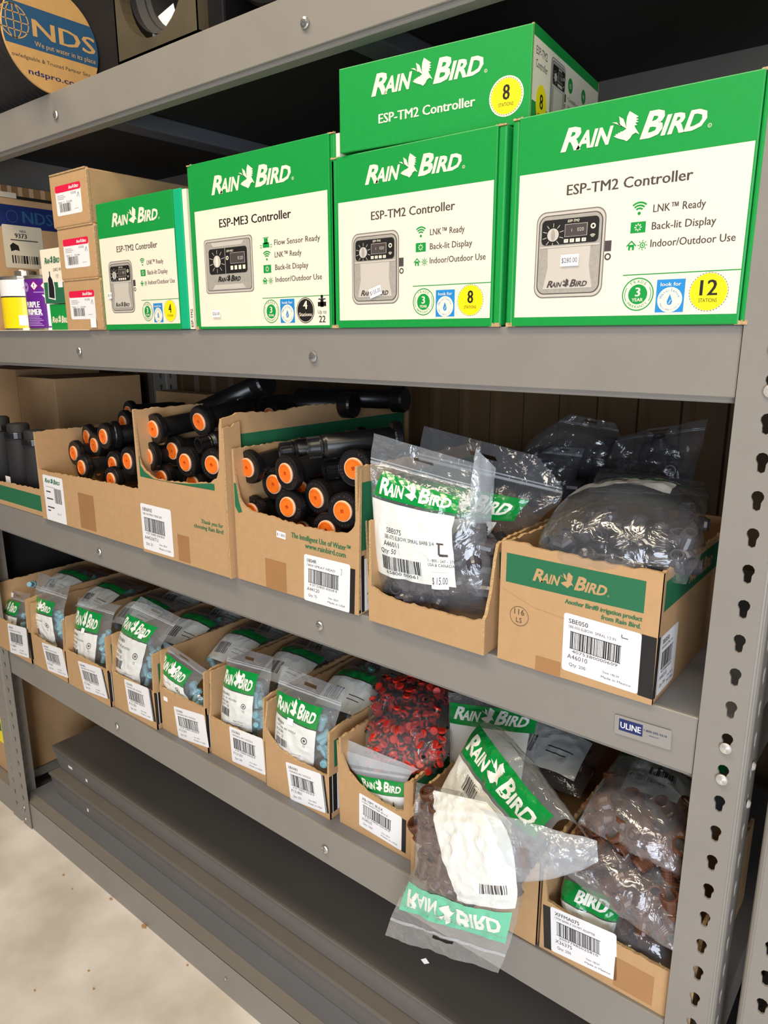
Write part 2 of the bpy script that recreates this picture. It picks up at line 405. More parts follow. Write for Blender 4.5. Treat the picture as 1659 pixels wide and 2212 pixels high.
def beam(z1, parent, name='front_beam', y0=.001, x0=XL1-.006, x1=XR0-.0015, screws=True):
    z0 = z1-BH; b = MB(); o0 = y0
    prof = [(y0+.028, z1-.0015), (y0+.0012, z1-.0002), (y0, z1-.0015), (y0, z0+.001), (y0+.001, z0), (y0+.005, z0), (y0+.005, z0-.0045), (y0+.0062, z0-.0058), (y0+.026, z0-.0058), (y0+.026, z0-.003), (y0+.008, z0-.003), (y0+.008, z1-.004), (y0+.028, z1-.004)]
    n = len(prof)
    b.add([(x0, p[0], p[1]) for p in prof]+[(x1, p[0], p[1]) for p in prof], [(i, (i+1) % n, n+(i+1) % n, n+i) for i in range(n)], 'steel')
    for xx in (x0, x1): b.add([(xx, p[0], p[1]) for p in prof], list(tessellate_polygon([[Vector((0, p[0], p[1])) for p in prof]])), 'steel')
    b.box(x1, x1+.006, y0+.0035, y0+.03, z0-.005, z1-.004, 'steel')
    bo = b.build(name, parent)
    if screws:
        for xx in (-.7535, -1.405): screw_head(xx, z1-.0405, bo)
    return bo
un = empty('shelving_unit', (-1.053, .3, 0), 'grey steel boltless shelving unit holding all the boxes and bags', 'shelving')
post('corner_post', XR0, XR1, -.002, 1, un); post('corner_post', XL1, XL0, -.002, 1, un)
post('corner_post', XR0, XR1, DEP, -1, un); post('corner_post', XL1, XL0, DEP, -1, un)
for z in (ZA, ZB, ZC, ZD):
    fb = beam(z, un)
    b = MB(); b.box(XL1-.005, XR0, DEP-.022, DEP-.004, z-BH, z-.003, 'steel'); b.build('rear_beam', un)
    for xx in (XL0+.003, XR1-.006): b = MB(); b.box(xx, xx+.003, .03, DEP-.03, z-BH, z-.003, 'steel'); b.build('side_beam', un)
    b = MB(); b.box(XL0+.003, XR1-.003, .006, DEP-.006, z-.0035, z, 'deckshade' if z == ZA else 'steelblue'); b.build('shelf_deck', un)
    for xx in (-.7535, -1.405):
        b = MB(); b.box(xx-.028, xx+.028, .012, DEP-.024, z-.034, z-.004, 'steelblue'); bevel(b.build('cross_support', un), .003)
    for i in (0, 1):
        k = round((HZ0-(z-.016))/.0381)
        rivet_head(XR0+.0304, HZ0-.0381*(k+i)-.0068, un)
b = MB(); b.box(XL1-.053, XR0, .001, .006, 0, ZE, 'steel'); b.box(XL1-.053, XR0, .001, .03, ZE-.002, ZE+.0006, 'steel'); bb = b.build('front_beam', un)
screw_head(-1.06, .045, bb, r=.003)
for xx, zz in ((XL1-.03, .06), (XL1-.03, .022)): screw_head(xx, zz, bb, y=-.003, r=.005, name='rivet')
b = MB(); b.box(XL0+.003, XR1-.003, .006, DEP-.006, ZE-.004, ZE, 'steelblue'); b.build('shelf_deck', un)
for zz in (.934, .887):
    b = MB(); b.lathe([(.003, 0), (.005, .001), (.005, .002), (.003, .004)], 'rivet', Matrix.Translation((XR1+.0005, .02, zz)) @ Matrix.Rotation(PI/2, 4, 'Y'), 14); b.build('rivet', un)
# shop label on the beam
c = Cv(); c.rr(0, 0, .066, .0245, .002, 'lbl', 0); c.rect(.0055, .006, .0335, .021, 'navy', 1); c.text('ULINE', .0195, .0095, .0075, 'paper', w=.024, bold=.02, L=2, al='c')
c.text('1-800-295-5510', .035, .014, .0026, 'navy', w=.026, bold=.04, L=1); c.text('uline.com', .0465, .0095, .0018, 'navy', w=.011, bold=.02, L=1, al='c')
c.build('maker_label', plane((-.2695, -.0005, .9295), (1, 0, .03), (-.03, 0, 1), (0, -1, 0)), un)
# neighbours
u2 = empty('shelving_unit', (.9, .3, 0), 'grey perforated post of the next shelving unit, at the right edge of the photo', 'shelving')
post('corner_post', -.0475, -.1005, -.002, 1, u2)
b = MB(); b.box(-.0475, .35, .001, .03, ZB-BH, ZB, 'steel'); b.box(-.0475, .35, .001, .03, ZC-BH, ZC, 'steel'); b.build('front_beam', u2)
u3 = empty('shelving_unit', (-3.0, .3, 0), 'neighbouring grey shelving unit beyond the left corner post', 'shelving')
post('corner_post', -2.041, -1.988, -.002, 1, u3)
b = MB(); b.box(-3.2, -2.041, .001, .03, 0, ZE, 'steel'); b.build('front_beam', u3)
b = MB(); b.box(-3.2, -2.041, .03, .6, ZE-.004, ZE, 'steelblue'); b.build('shelf_deck', u3)

# two spare trays on the bottom deck
def tray(z0, y0, x0, lab, h, shift):
    t = empty('spare_shelf_tray', (-1, y0, z0), lab, 'shelf tray', 'spare trays on the bottom shelf')
    b = MB(); x1 = -.19; z1 = z0+h
    prof = [(y0+.012, z0), (y0, z0+.001), (y0-.001, z0+h-.014), (y0-.006, z0+h-.006), (y0-.006, z0+h-.001), (y0-.002, z1), (y0+.44, z1), (y0+.445, z1-.004), (y0+.45, z0), (y0+.44, z0), (y0+.43, z1-.012), (y0+.012, z1-.012)]
    n = len(prof)
    P = [Vector((0, p[0], p[1])) for p in prof]
    b.add([(x0+shift*(1 if 2 <= i <= 6 else 0), p[0], p[1]) for i, p in enumerate(prof)]+[(x1, p[0], p[1]) for p in prof], [(i, (i+1) % n, n+(i+1) % n, n+i) for i in range(n)], 'steeldark')
    b.add([(x0+shift*(1 if 2 <= i <= 6 else 0), p[0], p[1]) for i, p in enumerate(prof)], list(tessellate_polygon([P])), 'steeldark')
    b.add([(x1, p[0], p[1]) for p in prof], list(tessellate_polygon([P])), 'steeldark')
    b.build('tray_shell', t); return t
t1 = tray(ZE+.001, .072, -1.905, 'lower of two dark steel trays stored on the bottom deck', .062, -.03)
t2 = tray(ZE+.064, .100, -1.93, 'upper dark steel tray resting on the lower one', .062, -.03)
for t, y0, pts in ((t1, .0712, ((190, 1750, .008, .010),)), (t2, .0992, ((152, 1658, .022, .008), (187, 1686, .010, .009))), (t1, .0712, ((918, 2330, .010, .010),))):
    for px, py, w, h in pts:
        p = at(px, py, y0); c = Cv(); c.rect(-w/2, -h/2, w/2, h/2, 'sticker'); c.build('price_sticker', onfront(p), t)
p = at(918, 2075, .099); c = Cv(); c.poly([(-.009, -.003), (-.001, -.008), (.010, .001), (.002, .007)], 'sticker'); c.build('price_sticker', onfront(p), t2)
# ------------------------------------------------------------------ printed retail boxes on the second shelf
mm = .001
def tm2(c, x, y, w, h, sticker=None, detail=True):
    c.rr(x, y, x+w, y+h, .13*w, 'midgray', 1, top=.02*h); c.rr(x+.015*w, y+.015*h, x+.985*w, y+.985*h, .12*w, 'graylt', 2, top=.02*h)
    c.rr(x+.04*w, y+.045*h, x+.96*w, y+.955*h, .11*w, 'inkgray', 3, top=.018*h); c.rr(x+.055*w, y+.055*h, x+.945*w, y+.945*h, .10*w, 'gray', 4, top=.018*h)
    c.poly([(x+.14*w, y+.1*h), (x+.2*w, y+.35*h), (x+.19*w, y+.58*h), (x+.81*w, y+.58*h), (x+.8*w, y+.35*h), (x+.86*w, y+.1*h)], 'graylt', 5)
    c.rr(x+.09*w, y+.62*h, x+.91*w, y+.91*h, .06*w, 'ink', 6)
    c.rect(x+.07*w, y+.585*h, x+.93*w, y+.605*h, 'graylt', 6)
    kx, ky = x+.26*w, y+.735*h
    for i in range(10):
        a = 2*PI*i/10+.3; c.line([(kx+.1*w*math.cos(a), ky+.1*w*math.sin(a)), (kx+.16*w*math.cos(a), ky+.15*w*math.sin(a))], .008*w, 'graylt', 7)
    c.disc(kx, ky, .085*w, 'graylt', 8); c.disc(kx, ky, .03*w, 'gray', 9, ry=.075*w)
    c.rect(x+.43*w, y+.70*h, x+.75*w, y+.845*h, 'graylt', 7); c.rect(x+.436*w, y+.705*h, x+.744*w, y+.84*h, 'inkgray', 8)
    c.text('020', x+.61*w, y+.755*h, .04*h, 'graylt', L=9); c.text('1', x+.53*w, y+.755*h, .035*h, 'graylt', L=9)
    for i in range(4): c.rect(x+(.425+.085*i)*w, y+.635*h, x+(.485+.085*i)*w, y+.675*h, 'white', 7)
    for i, g in enumerate('<>-+'): c.text(g, x+(.455+.085*i)*w, y+.645*h, .025*h, 'ink', L=8, al='c', bold=.03)
    c.ring(x+.83*w, y+.80*h, .018*w, .035*w, 'white', 7)
    for r in (.015, .03, .045): c.arc(x+.83*w, y+.665*h, r*w, (r+.007)*w, 45, 135, 'white', 7)
    c.text('ESP-TM2', x+.55*w, y+.865*h, .028*h, 'white', L=8, al='c', shear=.2, bold=.02)
    c.poly([(x+w, y+.50*h), (x+1.09*w, y+.50*h), (x+1.09*w, y+.62*h), (x+w, y+.62*h)], 'inkgray', 1); c.ring(x+1.05*w, y+.44*h, .025*w, .045*w, 'inkgray', 1)
    c.logo(x+.2*w, y+.12*h, .6*w, 'inkgray', 6)
def wifi(c, x, y, s, k='green'):
    c.disc(x, y, .12*s, k, 1, 10)
    for r in (.28, .48, .68): c.arc(x, y, r*s, (r+.12)*s, 48, 132, k, 1)
def icons3(c, x, ys, s):
    wifi(c, x, ys[0]-s*.3, s)
    c.rect(x-.55*s, ys[1]-.38*s, x+.55*s, ys[1]+.38*s, 'green', 1)
    for i in range(8): a = PI/4*i; c.line([(x+.13*s*math.cos(a), ys[1]+.13*s*math.sin(a)), (x+.27*s*math.cos(a), ys[1]+.27*s*math.sin(a))], .07*s, 'white', 2)
    hx = x-.4*s; hy = ys[2]-.3*s
    c.rect(hx-.22*s, hy, hx+.22*s, hy+.38*s, 'green', 1); c.rect(hx-.07*s, hy, hx+.07*s, hy+.2*s, 'white', 2); c.poly([(hx-.36*s, hy+.33*s), (hx, hy+.68*s), (hx+.36*s, hy+.33*s), (hx+.36*s, hy+.22*s), (hx, hy+.55*s), (hx-.36*s, hy+.22*s)], 'green', 1)
    sx = x+.42*s; sy = hy+.3*s; c.ring(sx, sy, .13*s, .2*s, 'green', 1); c.disc(sx, sy, .07*s, 'green', 1, 10)
    for i in range(8): a = PI/4*i; c.line([(sx+.24*s*math.cos(a), sy+.24*s*math.sin(a)), (sx+.36*s*math.cos(a), sy+.36*s*math.sin(a))], .06*s, 'green', 1)
def trade(c, x, y, r):
    c.ring(x, y, .93*r, r, 'green', 1); c.arc(x, y, .80*r, .84*r, 150, 210, 'green', 1, 6); c.arc(x, y, .80*r, .84*r, -30, 30, 'green', 1, 6); c.disc(x, y, .6*r, 'green', 1)
    c.text('3', x, y-.12*r, .52*r, 'white', bold=.05, L=2, al='c'); c.text('YEAR', x, y-.43*r, .2*r, 'white', bold=.03, L=2, al='c')
    c.arctext('TRADE', x, y, .68*r, 125, 55, .18*r, 'green', 2); c.arctext('WARRANTY', x, y, .84*r, 225, 315, .16*r, 'green', 2, True)
def wsense(c, x, y, w, h):
    c.rect(x-w/2, y-h/2, x+w/2, y+h/2, 'blue', 1); c.text('look for', x, y+.30*h, .11*h, 'white', w=.72*w, bold=.02, L=2, al='c')
    cy = y-.12*h; r = .44*w; c.disc(x, cy, r, 'white', 2)
    c.poly([(x, cy+.45*r), (x+.13*r, cy+.12*r), (x+.22*r, cy-.12*r), (x+.16*r, cy-.35*r), (x, cy-.42*r), (x-.16*r, cy-.35*r), (x-.22*r, cy-.12*r), (x-.13*r, cy+.12*r)], 'blue', 3)
    c.line([(x-.05*r, cy-.3*r), (x+.1*r, cy)], .05*r, 'white', 4)
    c.arctext('WaterSense', x, cy, .66*r, 160, 20, .22*r, 'blue', 3); c.arctext('Meets EPA Criteria', x, cy, .86*r, 205, 335, .14*r, 'blue', 3, True)
def station(c, x, y, r, n, k='yellow'):
    c.disc(x, y, r, k, 1)
    if k == 'yellow':
        for i in range(40): c.arc(x, y, 1.02*r, 1.05*r, i*9, i*9+5, 'inkgray', 1, 1)
        c.text(n, x, y-.18*r, .82*r, 'ink', bold=.03, L=2, al='c', w=(.9 if len(n) > 1 else .42)*r); c.text('STATIONS', x, y-.55*r, .2*r, 'ink', w=.98*r, L=2, al='c')
def art_tm2(n):
    c = Cv()
    c.rect(3.5*mm, 10*mm, 243*mm, 162*mm, 'white', 0)
    c.logo(50.9*mm, 180*mm, 150*mm, 'white', 1, reg=True)
    c.text('ESP-TM2 Controller', 61*mm, 135.5*mm, 10.2*mm, 'inkgray', w=129.5*mm, bold=.03)
    tm2(c, 27*mm, 31*mm, 80*mm, 89*mm)
    icons3(c, 141*mm, (114*mm, 96.5*mm, 79*mm), 14*mm)
    c.text('LNK™ Ready', 155*mm, 109.5*mm, 7.2*mm, 'inkgray', bold=.02, w=50*mm); c.text('Back-lit Display', 155*mm, 93*mm, 7.2*mm, 'inkgray', bold=.02, w=61*mm); c.text('Indoor/Outdoor Use', 155*mm, 76.5*mm, 7.2*mm, 'inkgray', bold=.02, w=80*mm)
    c.rect(129*mm, 50*mm, 243*mm, 51*mm, 'green', 1)
    trade(c, 146*mm, 31*mm, 16.5*mm); wsense(c, 179*mm, 28.5*mm, 28*mm, 32*mm); station(c, 215.5*mm, 31*mm, 17.5*mm, n)
    return c
def price(c, x, y, w, h, t, L=12, rot=0):
    q = Cv(); q.rect(-w/2, -h/2, w/2, h/2, 'sticker', L); q.text(t, 0, -h*.2, h*.42, 'inkgray', w=w*.86, al='c', L=L+1)
    q.tform(lambda a, b: (x+a*math.cos(rot)-b*math.sin(rot), y+a*math.sin(rot)+b*math.cos(rot))); return q
def notched(x0, x1, z0, z1, y0, y1, t, k='green', notch=True):
    """carton of printed board: a box whose front corners are notched like a tuck-in shipper, with open flutes at the corner"""
    pass
def retail(name, lab, loc, w, h, d, art, flap=.010, rot=0, side='green', tilt=0, group='green and white controller boxes'):
    t = empty(name, loc, lab, 'box', group, rot)
    if tilt: t.rotation_euler = (0, tilt, rot)
    b = MB(); n = .006
    # carton with its front panel standing slightly inside the side flaps
    b.box(0, w, 0, .004, 0, h, 'green'); bevel(b.build('front_panel', t, False), .0012)
    b = MB(); b.box(0, w, .004, d, .0005, .003, 'green'); b.box(.0005, w-.0005, .004, d, h-.004, h-.0015, side if side == 'card' else 'green'); b.box(0, w, d-.003, d, 0, h-.002, 'card'); b.build('carton_shell', t, False)
    for sx in (0, 1):
        b = MB(); x0, x1 = (-flap, 0) if sx == 0 else (w, w+flap)
        if flap > .001:
            b.box(x0, x1, .0015, d, .001, h-.001, 'green'); o = bevel(b.build('side_flap', t, False), .0025)
            xa, xb = (x0+.001, x1+.004) if sx == 0 else (x0-.004, x1-.001)
            for za, zb in ((h-.0015, h+.0012), (-.0002, .0045)):
                c2 = MB(); n = 7; P = [Vector((xa+(xb-xa)*i/n, .0003+.0008*random.random(), zb-(.0015*random.random() if za > .1 else 0)-(0 if za > .1 else .002*random.random()*(i % 2)))) for i in range(n+1)]
                c2.prism(P+[Vector((xb, .0005, za)), Vector((xa, .0005, za))], (0, .0045, 0), 'edge', 'edge'); c2.build('torn_corner', t, False)
        else:
            b.box(x0 if sx == 0 else w-.003, x0+.003 if sx == 0 else w, .003, d, .001, h-.001, side); b.build('side_panel', t, False)
    if art: art.build('printed_front', plane((0, 0, 0), (1, 0, 0), (0, 0, 1), (0, -1, 0)), t, world=False)
    return t
BX = [
 ('retail_box', 'white and green controller box marked 12 stations, farthest right on the shelf', (-.4275, -.004, ZB), .2455, .221, .16, '12', .009),
 ('retail_box', 'white and green controller box marked 8 stations, under the flat green box', (-.700, -.004, ZB), .246, .219, .16, '8', .011),
]
for name, lab, loc, w, h, d, n, fl_ in BX:
    t = retail(name, lab, loc, w, h, d, art_tm2(n), fl_)
    q = price(None, 69*mm, 69*mm, 21*mm, 12*mm, '$280.00') if n == '12' else price(None, 69*mm, 46*mm, 21*mm, 12*mm, '$155.00', rot=.28)
    q.build('price_sticker', plane((0, 0, 0), (1, 0, 0), (0, 0, 1), (0, -1, 0)), t, world=False)
# 4-station box, narrower view with white side panel
c = art_tm2('4'); c.tform(lambda x, y: (x*.955, y))
t = retail('retail_box', 'smallest-looking green box marked 4 stations, leaning beside the brown box stack', (-1.293, -.004, ZB), .232, .222, .15, c, .0)
b = MB(); b.box(.2325, .2545, .0005, .15, .0005, .2215, 'teal'); bevel(b.build('side_flap', t, False), .002)
b = MB(); b.box(.2548, .2660, .003, .15, .0005, .219, 'white'); b.build('side_panel', t, False)
c = Cv(); c.text('ESP-TM2', 0, 0, .0055, 'ink', bold=.02, rot=PI/2); c.build('printed_edge', plane((.264, .0028, .004), (1, 0, 0), (0, 0, 1), (0, -1, 0)), t, world=False)
price(None, 26*mm, 62*mm, 13*mm, 11*mm, '$110').build('price_sticker', plane((0, 0, 0), (1, 0, 0), (0, 0, 1), (0, -1, 0)), t, world=False)
# ME3 box
c = Cv(); c.rect(7*mm, 4*mm, 296*mm, 181*mm, 'white', 0); c.logo(52*mm, 202*mm, 178*mm, 'white', 1, reg=True)
c.text('ESP-ME3 Controller', 67*mm, 152.5*mm, 12*mm, 'ink', w=158*mm, bold=.035)
x, y, w, h = 26*mm, 55*mm, 115*mm, 82*mm
c.rr(x, y, x+w, y+h, .006, 'midgray', 1); c.rr(x+.0012, y+.0012, x+w-.0012, y+h-.0012, .006, 'graylt', 2); c.rr(x+.004, y+.004, x+w-.004, y+h-.004, .005, 'inkgray', 3); c.rr(x+.0048, y+.0048, x+w-.0048, y+h-.0048, .005, 'gray', 4)
c.poly([(x+.018, y+h-.006), (x+.024, y+h-.012), (x+w-.024, y+h-.012), (x+w-.018, y+h-.006)], 'graylt', 5); c.poly([(x+.018, y+.006), (x+.024, y+.013), (x+w-.024, y+.013), (x+w-.018, y+.006)], 'graylt', 5)
c.rr(x+.012, y+.029, x+w-.012, y+.067, .005, 'ink', 6); c.line([(x+.052, y+.029), (x+.052, y+.067)], .0008, 'graylt', 7)
for i in range(10): a = 2*PI*i/10+.3; c.line([(x+.032+.011*math.cos(a), y+.048+.011*math.sin(a)), (x+.032+.019*math.cos(a), y+.048+.017*math.sin(a))], .0008, 'graylt', 7)
c.disc(x+.032, y+.048, .009, 'graylt', 8); c.disc(x+.032, y+.048, .003, 'white', 9, ry=.008)
c.rect(x+.064, y+.043, x+.098, y+.059, 'graylt', 7); c.rect(x+.0645, y+.0435, x+.0975, y+.0585, 'inkgray', 8); c.text('0:20', x+.082, y+.048, .005, 'graylt', L=9)
for i in range(4): c.rect(x+.064+.0095*i, y+.034, x+.070+.0095*i, y+.040, 'white', 7)
c.ring(x+.057, y+.052, .0015, .003, 'white', 7); c.text('ESP-ME3', x+.056, y+.0605, .003, 'white', L=7, bold=.02, shear=.2)
c.logo(x+.032, y+.0175, .055, 'ink', 6)
sx_, sy_ = 171*mm, 121*mm; c.rect(sx_-.007, sy_-.005, sx_+.007, sy_+.002, 'green', 1); c.rect(sx_-.004, sy_, sx_+.004, sy_+.008, 'green', 1); c.rect(sx_-.006, sy_+.0085, sx_+.006, sy_+.0095, 'green', 1)
for s_ in (-1, 1): c.line([(sx_+s_*.009, sy_-.002), (sx_+s_*.013, sy_-.001)], .001, 'green', 1); c.line([(sx_+s_*.009, sy_-.005), (sx_+s_*.013, sy_-.004)], .001, 'green', 1)
icons3(c, 172*mm, (104*mm, 86*mm, 69*mm), 15*mm)
for tx, yy, ww in (('Flow Sensor Ready', 118, 92), ('LNK™ Ready', 101, 55), ('Back-lit Display', 83.5, 68), ('Indoor/Outdoor Use', 66.5, 94)): c.text(tx, 189*mm, yy*mm, 7.6*mm, 'inkgray', bold=.02, w=ww*mm)
c.rect(159*mm, 44*mm, 296*mm, 45*mm, 'green', 1); trade(c, 177*mm, 25*mm, 17*mm); wsense(c, 212*mm, 25*mm, 30*mm, 34*mm)
c.disc(249*mm, 25*mm, 18*mm, 'ink', 1); c.ring(249*mm, 25*mm, 16*mm, 16.8*mm, 'white', 2); c.text('4', 249*mm, 27*mm, 11*mm, 'white', bold=.05, L=2, al='c'); c.text('Stations', 249*mm, 17*mm, 5*mm, 'white', w=25*mm, bold=.02, L=2, al='c')
c.text('Up to', 282*mm, 20*mm, 5*mm, 'ink', al='c'); c.text('22', 282*mm, 8*mm, 9*mm, 'ink', bold=.03, al='c')
c.rect(274*mm, 30*mm, 290*mm, 36*mm, 'ink', 1); c.rect(279*mm, 29*mm, 285*mm, 39*mm, 'ink', 1); c.rect(275*mm, 39*mm, 289*mm, 40.5*mm, 'ink', 1); c.disc(282*mm, 43*mm, 2.6*mm, 'ink', 1, 10)
t = retail('retail_box', 'wide white and green box with a square controller picture, flow sensor ready', (-1.012, -.004, ZB), .300, .251, .17, c, .009)
price(None, 50*mm, 24*mm, 20*mm, 11*mm, '$265.00').build('price_sticker', plane((0, 0, 0), (1, 0, 0), (0, 0, 1), (0, -1, 0)), t, world=False)
b = MB(); b.box(.3095, .316, .004, .17, .22, .249, 'white'); b.build('side_panel', t, False)
# flat green box on top, turned a little
c = Cv(); c.logo(50*mm, 60*mm, 156*mm, 'white', 1, reg=True, vs=1.05); c.text('ESP-TM2 Controller', 61*mm, 27*mm, 10.5*mm, 'white', w=133*mm, bold=.035); c.disc(233*mm, 31*mm, 21*mm, 'white', .3); station(c, 233*mm, 31*mm, 18.5*mm, '8')
t = retail('retail_box', 'all-green box lying flat on top of the other boxes, marked 8 stations', (-.6885, -.008, ZB+.2215), .262, .099, .24, c, .0, rot=math.radians(6))
b = MB(); b.box(.2595, .2622, .002, .24, .0005, .1, 'edge'); b.build('corrugated_edge', t, False)
c = Cv(); c.rect(.002, .0, .236, .1, 'green', 0); c.poly([(.002, .024), (.045, .024), (.09, .0), (.22, .0), (.236, .012), (.236, .088), (.002, .088)], 'white', 1)
c.text('ESP-TM2', .010, .072, .008, 'inkgray', w=.034, L=2); c.text('Controller', .010, .059, .008, 'inkgray', w=.036, L=2)
q = Cv(); tm2(q, 0, 0, .05, .072); q.tform(lambda x, y: (x+.056, y+.010)); c.it += [(v, f, k, L+2) for v, f, k, L in q.it]
for xx, g in ((.121, 'ES'), (.172, 'FR')):
    c.disc(xx+.004, .068, .0085, 'green', 2, ry=.0085); c.text(g, xx+.004, .065, .005, 'white', L=3, al='c')
    for j, g2 in enumerate(('• Compatible con' if g == 'ES' else '• Compatible LNK WiFi', '  LNK WiFi' if g == 'ES' else '• Écran rétro', '• Pantalla retroilumi-' if g == 'ES' else '  éclairé', '  nada')):
        c.text(g2, xx-.004, .050-.0095*j, .0048, 'inkgray', w=.04 if len(g2) > 12 else .02, L=2)
c.disc(.030, .024, .0165, 'yellow', 3, ry=.021); c.text('8', .030, .020, .015, 'ink', bold=.03, L=4, al='c'); c.text('STATIONS', .030, .010, .0045, 'ink', w=.02, L=4, al='c')
c.build('printed_side', plane((.2624, 0, 0), (0, 1, 0), (0, 0, 1), (1, 0, 0)), t, world=False)
t = retail('retail_box', 'green box mostly hidden behind the 12 station box', (-.42, .26, ZB), .23, .235, .16, None, .0)
# brown box stack
def cut_front(w, h): pass
for i, (zz, dx, dy, lab) in enumerate(((0, 0, 0, 'brown box with red-topped label, bottom of the stack of three'), (.0965, -.007, .002, 'brown box with red-topped label, middle of the stack of three'), (.193, -.013, .0, 'brown box with red-topped label, top of the stack of three'))):
    w, h, d = .137, .095, .30
    t = empty('cardboard_box', (-1.436+dx, dy-.004, ZB+zz), lab, 'box', 'brown boxes with red labels')
    b = MB(); b.box(0, w, 0, d, 0, h, 'card'); o = bevel(b.build('carton_shell', t, False), .003, 3)
    b = MB(); b.box(.004, w-.004, -.0012, .006, h-.0008, h+.0018, 'edge'); b.box(w-.004, w+.0006, -.0008, .004, .004, h-.004, 'edge'); b.build('top_flap', t, False)
    c = Cv(); x0, y0, x1, y1 = .02, .021, .112, .074; c.rr(x0, y0, x1, y1, .005, 'paper', 0)
    c.rr(x0, y1-.012, x1, y1+.0005, .004, 'red', 1); c.logo(x1-.042, y1-.0085, .036, 'paper', 2)
    for j in range(3): c.rect(x0+.006, y1-.018-.003*j, x0+.030+.006*(j % 2), y1-.0168-.003*j, 'faint', 1)
    c.text('K15102', x1-.035, y1-.0185, .004, 'inkgray', L=1); c.line([(x1-.014, y1-.025), (x1-.009, y1-.017), (x1-.006, y1-.026)], .001, 'inkgray', 1)
    c.text('Qty: 1   Code', x0+.008, y1-.031, .003, 'inkgray', w=.05)
    c.barcode(x0+.012, y0+.006, .040, .015, 'inkgray', 1, n=16, rnd=i); c.rect(x0+.065, y0+.008, x0+.08, y0+.009, 'faint', 1)
    c.build('shipping_label', onfront((0, 0, 0)), t, world=False)
    if i == 0: price(None, .104, .014, .020, .018, '').build('price_sticker', onfront((0, 0, 0)), t, world=False)
# small boxes
t = empty('small_green_box', (-1.518, .006, ZB), 'small all-green box under the white wireless module box', 'box')
b = MB(); b.box(0, .078, 0, .1, 0, .053, 'green'); bevel(b.build('carton_shell', t, False), .0015); c = Cv(); c.logo(.006, .016, .066, 'white', 1, vs=1.3); c.build('printed_front', onfront((0, 0, 0)), t, world=False)
t = empty('small_white_box', (-1.531, .004, ZB+.0545), 'small white box with a black plug-in module picture, on the green one', 'box')
b = MB(); b.box(0, .088, 0, .07, 0, .106, 'white'); bevel(b.build('carton_shell', t, False), .0012)
c = Cv(); c.poly([(.004, .0), (.088, .0), (.088, .040), (.004, .042)], 'greendk', 0); c.logo(.016, .078, .062, 'greendk', 1, vs=1.3); c.text('LNK2 WiFi', .048, .062, .006, 'inkgray', w=.036)
c.poly([(.018, .010), (.046, .006), (.048, .030), (.044, .048), (.036, .056), (.036, .064), (.028, .065), (.028, .055), (.022, .050)], 'paper', 1); c.poly([(.021, .012), (.043, .009), (.045, .030), (.041, .046), (.034, .054), (.034, .062), (.030, .063), (.030, .054), (.024, .048)], 'ink', 2)
for r in (.003, .006, .009): c.arc(.062, .046, r, r+.0012, 45, 135, 'faint', 1)
c.rect(.062, .030, .080, .042, 'paper', 2); c.build('printed_front', onfront((0, 0, 0)), t, world=False)
# cans
def can(x, y, r, h, lab, kind):
    t = empty('tin_can', (x, y, ZB), lab, 'can'); b = MB()
    b.lathe([(r*.93, 0), (r, .001), (r, .003), (r*.985, .005), (r*.985, h-.006), (r, h-.004), (r, h-.001), (r*.95, h), (r*.94, h-.004), (.02, h-.002)], 'tin', None, 40); b.build('can_body', t, False, smooth=False)
    b = MB(); b.lathe([(r*.42, h-.003), (r*.42, h+.013), (r*.39, h+.015), (.005, h+.015)], 'tin' if kind == 'y' else 'graylt', None, 28); b.build('screw_cap', t, False)
    c = Cv(); R = r*.99
    if kind == 'p':
        c.rect(-.085, .006, .085, h-.008, 'purple', 0); c.poly([(.012, .010), (.07, .010), (.07, h-.04), (.004, h-.04), (.012, h-.05)], 'paper', 1)
        for xx in (-.012, .012): c.poly([(xx-.0095, h-.022), (xx, h-.0125), (xx+.0095, h-.022), (xx, h-.0315)], 'red', 1); c.poly([(xx-.008, h-.022), (xx, h-.014), (xx+.008, h-.022), (xx, h-.030)], 'paper', 2)
        c.text('!', -.012, h-.026, .008, 'ink', bold=.04, L=3, al='c'); c.disc(.012, h-.023, .003, 'ink', 3, 8)
        c.disc(-.038, h-.024, .010, 'purplelt', 1); c.text('W', -.038, h-.028, .007, 'purple', bold=.05, L=2, al='c')
        c.text('PURPLE', -.043, h-.066, .012, 'paper', w=.040, bold=.06, L=2); c.text('PRIMER', -.043, h-.081, .012, 'paper', w=.044, bold=.06, L=2)
        for j in range(8): c.rect(-.042, .010+.0035*j, .002-.004*(j % 3), .0118+.0035*j, 'purplelt', 1)
        c.rect(-.015, h-.036, .05, h-.034, 'purplelt', 1)
    else:
        c.rect(-.12, .006, .12, h-.045, 'canyel', 0); c.rect(-.12, h-.043, .12, h-.008, 'paper', 0); c.rect(-.12, h-.0455, .12, h-.0428, 'ink', 1)
        c.poly([(.02, h-.025), (.03, h-.015), (.04, h-.025), (.03, h-.035)], 'red', 1); c.poly([(.0215, h-.025), (.03, h-.0165), (.0385, h-.025), (.03, h-.0335)], 'paper', 2); c.disc(.03, h-.026, .003, 'ink', 3, 8)
        for j in range(10): c.rect(.040, .02+.005*j, .066, .0215+.005*j, 'gray', 1)
        c.rect(.005, .012, .030, .034, 'sticker', 2)
    c.build('wrap_label', lambda x_, y_, L: Vector(((R+.0003*(L+1))*math.sin(x_/R+(.75)), -(R+.0003*(L+1))*math.cos(x_/R+(.75)), y_)), t, maxedge=.008, world=False)
    t.rotation_euler.z = -.15
can(-1.592, .056, .056, .114, 'purple labelled can of pipe primer with a broad cap', 'p')
can(-1.712, .058, .056, .118, 'yellow and white labelled can at the left edge of the photo', 'y')
